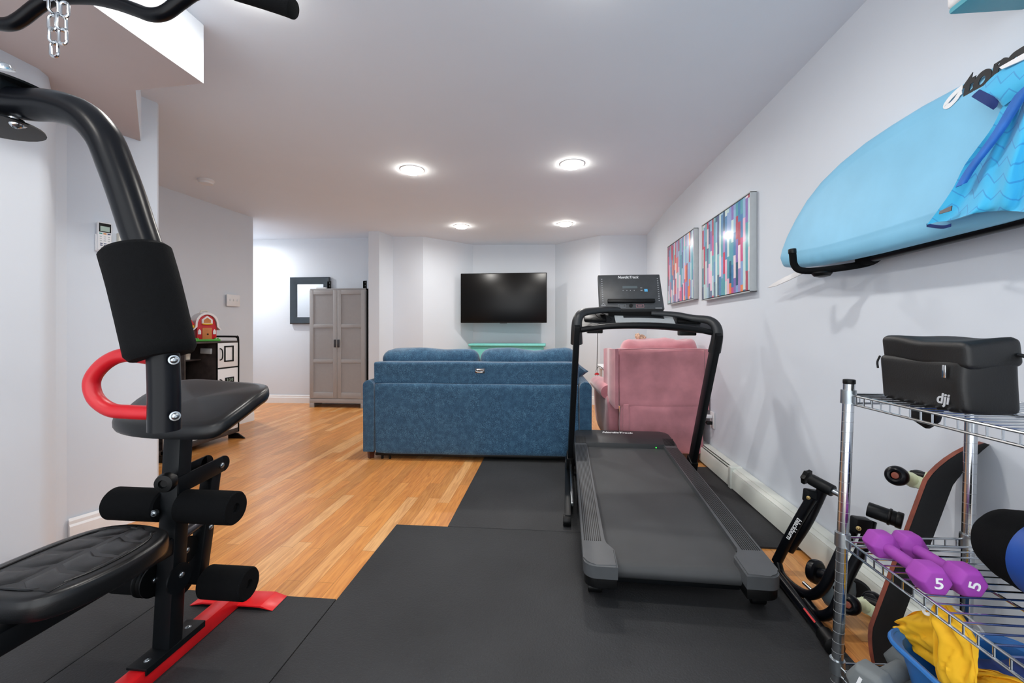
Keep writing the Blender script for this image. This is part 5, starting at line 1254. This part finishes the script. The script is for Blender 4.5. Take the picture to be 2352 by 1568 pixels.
# roller pads
def roller(x0, x1, y, z, r, par):
    b = B(); lathe(b, (x0, y, z), (x1 - x0, 0, 0), [(0.012, 0.004), (0.014, 0.0), (r - 0.005, 0.0), (r, 0.005), (r, abs(x1 - x0) - 0.005), (r - 0.004, abs(x1 - x0)), (0.014, abs(x1 - x0)), (0.012, abs(x1 - x0) - 0.008)], 36)
    q = part('roller_pad', b, 'foam', par, world=True)
    b = B(); tube(b, [V((x1 - (0.004 if x1 > x0 else -0.004), y + (r - 0.003) * math.cos(a), z + (r - 0.003) * math.sin(a))) for a in [2 * math.pi * k / 28 for k in range(28)]], 0.0018, 6, 1, closed=True); part('seam', b, 'vinyl', q, world=True)
ru_ = gx(400, 1161); rz_ = ru_.z
roller(BXg + 0.03, AY(543, 1163, 1.19).x, 1.19, rz_, 0.048, t); roller(BXg - 0.03, AY(262, 1155, 1.19).x, 1.19, rz_, 0.048, t)
b = B(); cyl(b, (AY(262, 1155, 1.19).x - 0.004, 1.19, rz_), (AY(543, 1163, 1.19).x - 0.006, 1.19, rz_), 0.011, seg=14); part('roller_rod', b, 'dkplast', t, world=True)
lz = 0.197
xr = AY(573, 1330, 1.265).x
roller(BXg + 0.04, xr, 1.265, lz, 0.049, t); roller(BXg - 0.04, BXg - 0.04 - 0.225, 1.265, lz, 0.049, t)
b = B(); cyl(b, (BXg - 0.27, 1.265, lz), (xr - 0.006, 1.265, lz), 0.011, seg=14); part('roller_rod', b, 'dkplast', t, world=True)
def pulley(c, r, par, ax=(1, 0, 0)):
    b = B(); w_ = 0.030; lathe(b, V(c) - V(ax) * w_ / 2, ax, [(0.008, 0), (r, 0), (r, 0.004), (r * 0.86, 0.008), (r * 0.86, 0.012), (r, 0.016), (r * 0.88, 0.020), (r * 0.88, 0.023), (r, 0.026), (r, 0.030), (0.008, 0.030)], 32)
    q = part('pulley', b, 'dkplast', par, world=True)
    b = B(); dome(b, V(c) + V(ax) * (w_ / 2), ax, 0.009); part('bolt', b, 'zinc', q, world=True)
pulley((BXg - 0.045, 1.155, 0.262), 0.047, t); pulley((BXg - 0.012, 1.232, 0.312), 0.041, t)
for s in (-1, 1):
    b = B(); cyl(b, (BXg + s * 0.031, 1.17, 0.262), (BXg + s * 0.036, 1.17, 0.262), 0.042, seg=28); part('pulley_guard', b, 'black', t, world=True)
for c in ((BXg + 0.037, 1.175, 0.27), (BXg + 0.030, 1.16, 0.46), (BXg + 0.024, 1.30, 0.355)):
    b = B(); dome(b, c, (1, -0.2, 0), 0.009); part('bolt', b, 'zinc', t, world=True)
b = B(); cyl(b, (BXg - 0.025, 1.155, 0.462), (BXg - 0.025, 1.146, 0.462), 0.010, seg=10); dome(b, (BXg - 0.025, 1.146, 0.462), (0, -1, 0), 0.010); part('bolt', b, 'zinc', t, world=True)
b = B(); cyl(b, (BXg + 0.0, 1.20, 0.365), (BXg + 0.0, 1.30, 0.378), 0.016, seg=18, bev=0.003); part('stop_peg', b, 'handle', t, world=True)
# seat
so = [(-1.02, 0.80), (-1.0, 0.86), (-0.995, 0.94), (-1.008, 1.02), (-1.045, 1.075), (-1.12, 1.10), (-1.195, 1.102), (-1.255, 1.07), (-1.282, 1.0), (-1.29, 0.9), (-1.285, 0.8), (-1.24, 0.768), (-1.15, 0.76), (-1.06, 0.765)]
b = B(); pad(b, [(x, y, 0.452) for x, y in so], (0, 0, 1), 0.05, 0.004, 0.05); st_ = part('seat_pad', b, 'vinyl', t, world=True, ang=60)
cx_, cy__ = -1.14, 0.93
b = B()
def ridge(pts, r_=0.0032): tube(b, [V((x, y, 0.4558)) for x, y in pts], r_, 8, 4, 0.7)
inn = [(cx_ + (x - cx_) * 0.76, cy__ + (y - cy__) * 0.80) for x, y in so]
ridge(inn + [inn[0]]); 
part('embossed_ridges', b, 'vinyl', st_, world=True, ang=60)
for k in range(4):
    y = 0.795 + k * 0.072; e_ = 0.012 if k == 3 else 0.0
    for s_ in (-1, 1):
        wv = 0.098 - (0.02 if k == 3 else 0)
        b = B(); pad(b, [(cx_ + s_ * 0.006, y + 0.022, 0.4562), (cx_ + s_ * 0.006, y + 0.084 - e_, 0.4562), (cx_ + s_ * 0.045, y + 0.062 - e_, 0.4562), (cx_ + s_ * wv, y + 0.060 - e_, 0.4562), (cx_ + s_ * wv, y - 0.002, 0.4562), (cx_ + s_ * 0.045, y, 0.4562)], (0, 0, 1), 0.004, 0.0035, 0.08, closed_smooth=False)
        part('raised_panel', b, 'vinyl', st_, world=True, ang=60)
b = B(); bar(b, (BXg, 0.03, 0.36), (BXg, 1.17, 0.36), 0.05, 0.05, 0.006); part('seat_beam', b, 'black', t, world=True)
# arm curl pad on the post
pp = [DZ(256, 958, 1.22), DZ(300, 972, 1.17), (DZ(400, 978, 1.15)), DZ(490, 974, 1.15), DZ(545, 942, 1.20), DZ(596, 904, 1.28), DZ(617, 888, 1.35), DZ(606, 879, 1.43), DZ(540, 874, 1.48), DZ(450, 868, 1.52), DZ(390, 876, 1.48), DZ(325, 905, 1.38), DZ(280, 940, 1.27)]
cp = sum(pp, V()) / len(pp); pn = V((0, 0, 0))
for i in range(len(pp)): pn += (pp[i] - cp).cross(pp[(i + 1) % len(pp)] - cp)
pn.normalize(); pn = pn if pn.z > 0 else -pn
b = B(); pad(b, pp, (pn * 0.3 + V((0, 0, 1))).normalized(), 0.042, 0.004, 0.07); cu_ = part('arm_curl_pad', b, 'vinyl', t, world=True, ang=60)
b = B(); bar(b, cp - V((0.07, 0, 0.055)), cp + V((0.10, 0, -0.04)), 0.06, 0.02, 0.004); tube(b, [(BXg, 1.205, 0.69), (cp.x, cp.y, cp.z - 0.06)], 0.022, 12, 1); part('pad_support', b, 'black', cu_, world=True)
# press arm
PY = 0.62
def py(u, v): return AY(u, v, PY)
b = B(); tube(b, [py(-90, 215), py(-20, 228), py(60, 240), py(125, 244), py(190, 266), py(238, 315), (py(268, 385)), py(292, 450), py(315, 520), py(338, 590), py(356, 680), py(366, 760)], 0.0245, 24, 6); pa = part('press_arm', b, 'tubeb', t, world=True)
b = B(); tube(b, [py(372, 760), py(377, 880), py(377, 988)], 0.0215, 24, 3); part('lower_sleeve', b, 'tubeb', pa, world=True)
b = B(); P_ = [py(310, 572), py(330, 640), py(350, 720), py(373, 818)]
tube(b, P_, lambda a: 0.0465 if 0.04 < a < 0.96 else 0.041, 30, 8); part('foam_pad', b, 'foam', pa, world=True)
b = B(); tube(b, [py(352, 822), py(290, 815), py(250, 828), py(220, 856), py(210, 885), py(222, 918), py(255, 941), py(300, 946), py(352, 948)], 0.0112, 18, 6); part('side_handle', b, 'redtube', pa, world=True, label='red loop handle')
for (u, v) in ((399, 826), (402, 955)):
    q = AY(u, v, PY - 0.012); b = B(); dome(b, q, (0.75, -0.65, 0), 0.0075, 0.006); part('bolt', b, 'zinc', pa, world=True)
b = B(); bar(b, py(-180, 165), py(40, 222), 0.05, 0.045, 0.003, (0, 0, 1)); hb = part('hub_bracket', b, 'black', t, world=True)
b = B(); q = py(20, 285); lathe(b, V((q.x - 0.03, PY, q.z + 0.002)), (0.0, 0.0, -1), [(0.06, 0), (0.061, 0.003), (0.0, 0.004)], 28); q = py(5, 195); lathe(b, V((q.x, PY, q.z)), (0.12, 0, 1), [(0.06, 0), (0.061, 0.003), (0.0, 0.004)], 28); part('hub_plate', b, 'black', hb, world=True)
for (u, v, d_) in ((38, 279, -1), (25, 196, 1), (10, 160, 1)):
    b = B(); q = py(u, v); dome(b, q, (0.1, -0.25, d_), 0.013, 0.011); part('bolt', b, 'chrome', hb, world=True)
# mast, boom, cable (out of frame to the left)
b = B(); bar(b, (BXg, 0.06, 0.06), (BXg, 0.06, 1.95), 0.06, 0.06, 0.006, (0, 1, 0)); part('mast', b, 'black', t, world=True)
q = py(-150, 175); b = B(); bar(b, (BXg, 0.06, q.z + 0.02), (q.x, PY - 0.02, q.z), 0.05, 0.05, 0.006); part('hub_beam', b, 'black', t, world=True)
b = B(); bar(b, (BXg, 0.06, 1.93), (-1.05, 0.90, 1.93), 0.05, 0.05, 0.006); part('boom', b, 'black', t, world=True)
b = B(); box(b, BXg - 0.3, BXg + 0.3, 0.0, 0.06, 0.010, 0.06, 0.006); part('rear_foot', b, 'red', t, world=True)
# pull down bar, chain
LY = 0.83
hc = AY(122, -20, LY)
t = thing('pulldown_bar', 'black wavy pull-down bar with rubber grip across the top left corner', 'pull-down bar', AY(200, 0, LY))
b = B(); tube(b, [AY(u, v, LY) for u, v in ((-80, 36), (-20, 52), (20, 56), (48, 44), (90, 12), (125, -4), (200, -6), (262, 6), (310, 22), (345, 34), (378, 30), (415, 4), (450, -18), (500, -26), (560, -14))], 0.0135, 20, 6); br = part('bar', b, 'tubeb', t, world=True)
b = B(); tube(b, [AY(540, -22, LY), AY(600, -4, LY), AY(655, 14, LY), AY(668, 19, LY), AY(676, 22, LY)], lambda a: 0.0185 if a < 0.9 else 0.0185 * max(0.25, math.sqrt(max(0, 1 - ((a - 0.9) / 0.1) ** 2))), 22, 6); part('rubber_grip', b, 'foam', t, world=True)
b = B(); cyl(b, (hc.x, LY, hc.z + 0.01), (-1.05, 0.86, 1.92), 0.003, seg=8); cyl(b, (hc.x - 0.03, LY, hc.z - 0.012), (hc.x + 0.05, LY, hc.z - 0.006), 0.019, seg=18); part('cable_clip', b, 'chrome', t, world=True)
t = thing('chain', 'short silver link chain dangling from the pull-down bar', 'chain', AY(130, 60, LY - 0.03))
def link(u, v, rot, ln=0.037, w_=0.0215):
    q = AY(u, v, LY - 0.03); b = B(); P = []; rr = w_ / 2 - 0.003; st = ln / 2 - 0.003 - rr
    for k in range(20):
        a = 2 * math.pi * k / 20; x = math.cos(a) * rr; z = math.sin(a) * rr + (st if math.sin(a) > 0 else -st)
        P.append(q + V((x * math.cos(rot), x * math.sin(rot), z)))
    tube(b, P, 0.003, 8, 1, closed=True); part('link', b, 'chrome', t, world=True)
for u, v, r_ in ((123, 14, 1.3), (120, 52, 0.15), (124, 83, 1.35), (125, 113, 0.1)): link(u, v, r_)
for u, v, r_ in ((148, 22, 0.2), (141, 52, 1.3), (144, 84, 0.2)): link(u, v, r_)
